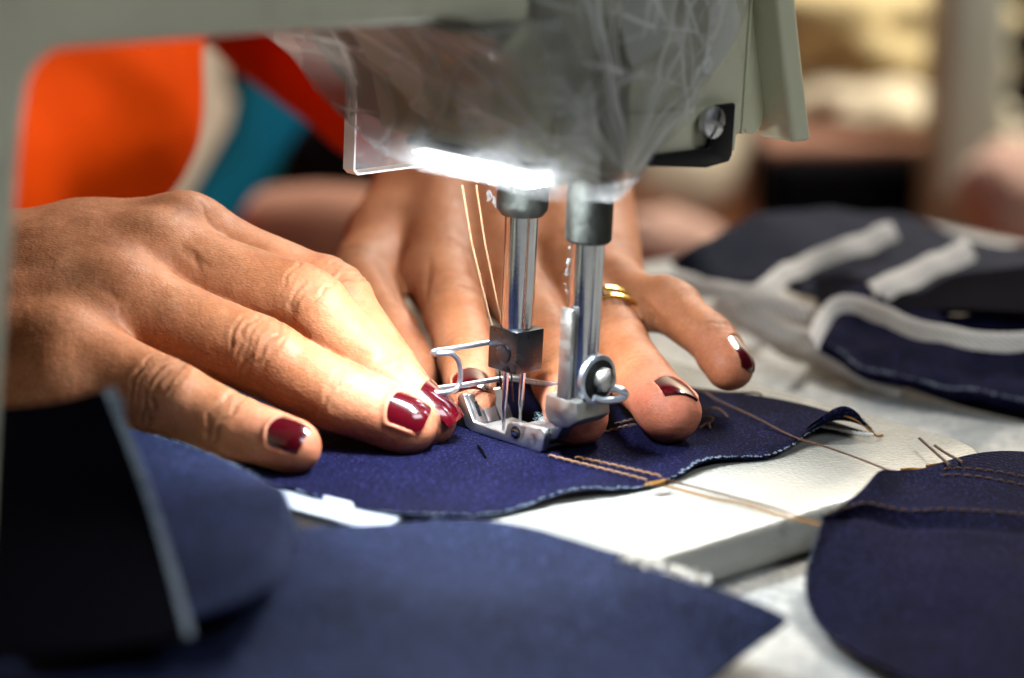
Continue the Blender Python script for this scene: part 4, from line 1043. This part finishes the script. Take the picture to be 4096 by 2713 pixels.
fray(G7[10:, -1] + [0, 0, 0.8], 80, fr, seed=11, size=0.5)
f3A = [(96.5, 183.2, 5.0), (107.4, 181.8, 7.0), (122.8, 150.8, 8.0), (136.7, 156.2, 13.0), (149.8, 154.9, 16.0), (172.2, 166.7, 18.0)]
f3B = [(94.6, 150.1, 4.0), (105.8, 154.2, 5.0), (122.2, 136.1, 7.0), (134.2, 121.6, 11.0), (143.9, 117.7, 12.0), (162.6, 114.5, 13.0)]
G8 = loft(f3A, f3B, 60, 20, lambda G: wave(G, 0.8, 20, 73))
cloth('denim_piece', G8, 1.6, 'black_denim', 'black-looking denim piece folded between the grey and navy pieces of the pile', 'denim piece', group='pieces in the denim pile')
f4A = [(100.5, 135.6, -6.0), (112.6, 115.3, -7.0), (130.2, 102.1, -8.0), (160.4, 91.8, -9.0)]
f4B = [(104.5, 143.6, -12.0), (114.5, 116.7, -12.0), (129.9, 97.3, -12.0), (157.7, 76.5, -12.0)]
cloth('denim_piece', loft(f4A, f4B, 50, 16), 1.0, 'black_denim', 'lowest black denim piece of the pile, lying on the table', 'denim piece', group='pieces in the denim pile')
def tape(pts, w, label, lift=0.0, mat='white_tape', tilt=0.5):
    P = resample(curve([np.array(p, float) for p in pts], 10), 70); T = np.gradient(P, axis=0); T /= np.linalg.norm(T, axis=1)[:, None]
    s = np.cross(T, [0, 0, 1.0]); s /= np.linalg.norm(s, axis=1)[:, None]
    up = np.array([0, 0, 1.0]); d = s * math.cos(tilt) + up[None] * math.sin(tilt) * np.sign(-s[:, 1:2] + 1e-6) * -1
    G = np.stack([P + d * (w * (k - 0.5)) + up * (lift + 0.9 * math.sin(math.pi * k)) for k in np.linspace(0, 1, 9)], 1)
    G = wave(G, 1.0, 9, 81)
    return cloth('cotton_tape', G, 0.8, mat, label, 'tape', group='white tapes on the denim pile')
tape([(28.9, 170.7, 0.0), (39.9, 170.4, 3.0), (56.2, 165.1, 4.0), (67.9, 157.1, 5.0), (77.2, 154.7, 6.0), (86.9, 172.9, 8.0), (96.3, 185.4, 10.0), (108.1, 192.2, 13.0), (125.5, 209.8, 16.0)], 6.8, 'white tape running from the little finger up across the grey denim', 0, tilt=0.9)
tape([(111.2, 145.2, 9.0), (120.6, 156.7, 11.0), (132.0, 171.0, 13.0), (147.5, 188.3, 15.0)], 8.0, 'short slanting off-white tape end between grey and black denim', 0, tilt=0.9)
tape([(158.6, 91.3, 8.0), (148.6, 93.5, 8.0), (134.3, 95.7, 7.0), (121.9, 106.5, 7.0), (112.1, 120.7, 8.0), (105.2, 133.5, 8.0), (98.2, 135.4, 6.0), (93.7, 128.2, 3.0), (90.0, 115.1, 0.0)], 5.8, 'long off-white tape arching over the front edge of the navy pile', 0, tilt=1.0)
tape([(66.2, 184.6, -4.0), (73.4, 166.0, -5.0), (82.2, 140.3, -6.0), (94.6, 128.8, -8.0), (106.3, 115.6, -9.0), (116.8, 105.6, -10.0)], 7.0, 'tan-grey tape lying along the foot of the navy pile', 0, tilt=0.9)
tape([(91.5, 128.8, -2.0), (81.6, 136.6, -1.0), (72.6, 143.7, 1.0), (69.7, 146.3, 3.0), (73.7, 143.9, 5.0), (81.4, 139.6, 5.0), (90.7, 132.3, 5.0)], 6.0, 'small looped white tape between the two tape strips', 0, tilt=0.9)
# bits of crumpled cellophane at the corner of the bed
def scrap():
    r = random.Random(5); root = thing('cellophane_scrap', 'glinting crumpled cellophane scrap on the edge of the foreground sheet', 'plastic scrap', (36.3, -95.0, -3.0))
    for k in range(7):
        c = np.array((28.2, -100.5, 1.0)) + (np.array((42.1, -108.5, 0.0)) - np.array((28.2, -100.5, 1.0))) * (k / 6)
        m = MB(); n = 7; g = np.zeros((n, n, 3))
        for i in range(n):
            for j in range(n):
                g[i, j] = c + np.array([(i - 3) * 0.9 + r.gauss(0, .35), (j - 3) * 0.8 + r.gauss(0, .35), r.gauss(0.6, .7)])
        V, F, uv = thick_grid(g, 0.1); link_mesh('fold', V, F, 'white_plastic', root, 20)  # white colour painted for the glints of clear cellophane
scrap()

# ------------------------------------------------------------------ the workshop behind, far out of focus
A = lambda *q: [np.array(p, float) for p in q]
def slab(name, pts, thick, mat, label, cat, bev=6, kind=None):
    """a solid with the given outline (world points in one upright plane) and real thickness away from us"""
    P = A(*pts); n = len(P); back = np.array([0, thick, 0.0])
    V = P + [p + back for p in P]; F = [tuple(range(n)), tuple(range(2 * n - 1, n - 1, -1))] + [(i, (i + 1) % n, n + (i + 1) % n, n + i) for i in range(n)]
    V, F = bevelled(V, F, bev, 3)
    o = link_mesh(name, V, F, mat, None, 45)
    if kind: o['kind'] = kind
    else: tag(o, label, cat)
    return o
link_mesh('wall', [(-2500, 2300, -900), (3500, 2300, -900), (3500, 2300, 2200), (-2500, 2300, 2200)], [(0, 1, 2, 3)], 'wall_plaster', None, 0, loc=(0, 2300, -900), kind='structure')
link_mesh('floor', [(-2500, -900, -760), (3500, -900, -760), (3500, 2310, -760), (-2500, 2310, -760)], [(0, 1, 2, 3)], 'brown_cloth', None, 0, loc=(0, 0, -760), kind='structure')

def crumple(name, c, rx, ry, rz, mat, label, cat, seed, amp=0.25):
    nu, nv = 40, 24; V = []
    for j in range(nv + 1):
        for i in range(nu):
            a = 2 * math.pi * i / nu; b = math.pi * (j / nv - 0.5)
            V.append((math.cos(a) * math.cos(b), math.sin(a) * math.cos(b), math.sin(b)))
    V = np.array(V); k = 1 + amp * 2 * (vnoise(V, 0.55, seed) - 0.5) + amp * (vnoise(V, 0.22, seed + 1) - 0.5)
    V = V * k[:, None] * np.array([rx, ry, rz]) + np.array(c, float)
    F = [(j * nu + i, j * nu + (i + 1) % nu, (j + 1) * nu + (i + 1) % nu, (j + 1) * nu + i) for j in range(nv) for i in range(nu)]
    o = link_mesh(name, V, F, mat, None, 0); o.data.shade_smooth(); tag(o, label, cat); return o
# right-hand side
d = 900
slab('machine_post', ((218.5, 744.6, 92.8), (252.5, 745.0, 94.4), (255.4, 713.0, -33.7), (261.7, 698.2, -93.1), (217.3, 697.7, -95.1), (219.0, 712.6, -35.4)), 70, 'cream_smooth', 'blurred cream upright post of a machine behind, at the right', 'machine post', 8)
slab('dark_cabinet', ((318.4, 1154.0, 81.6), (400.6, 1155.0, 85.4), (408.9, 1112.3, -85.5), (326.7, 1111.4, -89.3)), 200, 'black_cloth', 'dark cabinet behind the cream post at the right edge', 'cabinet', 10)
slab('black_bin', ((132.9, 768.9, -57.5), (224.3, 770.0, -53.3), (225.0, 754.2, -116.7), (138.4, 753.2, -120.7)), 150, 'black_cloth', 'black bin behind the denim pile', 'bin', 12)
slab('brown_board', ((134.8, 780.4, -52.9), (227.8, 781.9, -46.8), (228.2, 779.8, -55.1), (135.1, 778.4, -60.7)), 160, 'brown_cloth', 'reddish brown board lying across the black bin', 'board', 4)
crumple('cloth_bundle', (214.5, 924.2, -13.6), 75, 60, 42, 'ochre_cloth', 'upper ochre cloth bundle blurred behind the lever', 'cloth bundle', 91, 0.35)
crumple('cloth_bundle', (215.7, 875.7, -42.7), 70, 60, 26, 'beige_cloth', 'lower beige cloth bundle blurred behind the lever', 'cloth bundle', 93, 0.3)
crumple('cloth_bundle', (189.9, 1020.9, -38.8), 46, 40, 85, 'white_plastic', 'pale cloth bundle standing right beside the lever', 'cloth bundle', 94, 0.12)
crumple('cloth_bundle', (114.0, 904.1, -94.1), 85, 60, 44, 'beige_cloth', 'pale beige cloth bundle behind the ring finger hand', 'cloth bundle', 95, 0.15)
crumple('cloth_bundle', (74.8, 620.0, -76.3), 28, 30, 16, 'pink_cloth', 'pinkish brown cloth bundle behind the little finger', 'cloth bundle', 96, 0.15)
crumple('cloth_bundle', (248.8, 646.3, -53.4), 26, 40, 30, 'pink_cloth', 'pinkish cloth bundle at the right edge beside the post', 'cloth bundle', 97, 0.15)
# left-hand side, between the sleeve and the arm
slab('teal_cloth', ((-131.6, 584.6, 29.7), (-101.8, 583.9, 27.1), (-85.7, 574.7, -9.8), (-102.5, 566.1, -44.3), (-129.7, 558.9, -73.3), (-166.6, 559.4, -71.0), (-140.3, 571.6, -22.2)), 60, 'teal_cloth', 'teal clothes of a worker behind, between the orange sleeve and the arm', 'cloth', 14)  # plain slab standing in for a seated worker's teal clothes
slab('black_chair', ((-107.9, 530.9, -20.0), (-88.7, 534.0, -7.6), (-61.1, 534.8, -4.4), (-58.9, 523.4, -50.3), (-110.3, 523.3, -50.8)), 60, 'black_cloth', 'black chair shape behind the wrist, beside the teal clothes', 'chair', 12)  # plain slab standing in for the worker's black chair
slab('black_shape', ((-165.1, 731.9, 42.1), (-106.0, 732.6, 44.8), (-102.4, 713.9, -30.2), (-156.9, 713.3, -32.7)), 30, 'black_cloth', 'black shape above the teal clothes', 'cloth', 8)  # plain slab standing in for an unidentified black area
slab('brown_band', ((-120.4, 435.4, -31.1), (-87.6, 436.4, -27.3), (-54.7, 436.2, -28.1), (-53.3, 428.9, -57.3), (-118.9, 428.1, -60.3)), 50, 'brown_cloth', 'brown band behind the fingers of the near hand', 'background shape', 12)  # plain slab standing in for an unidentified brown band
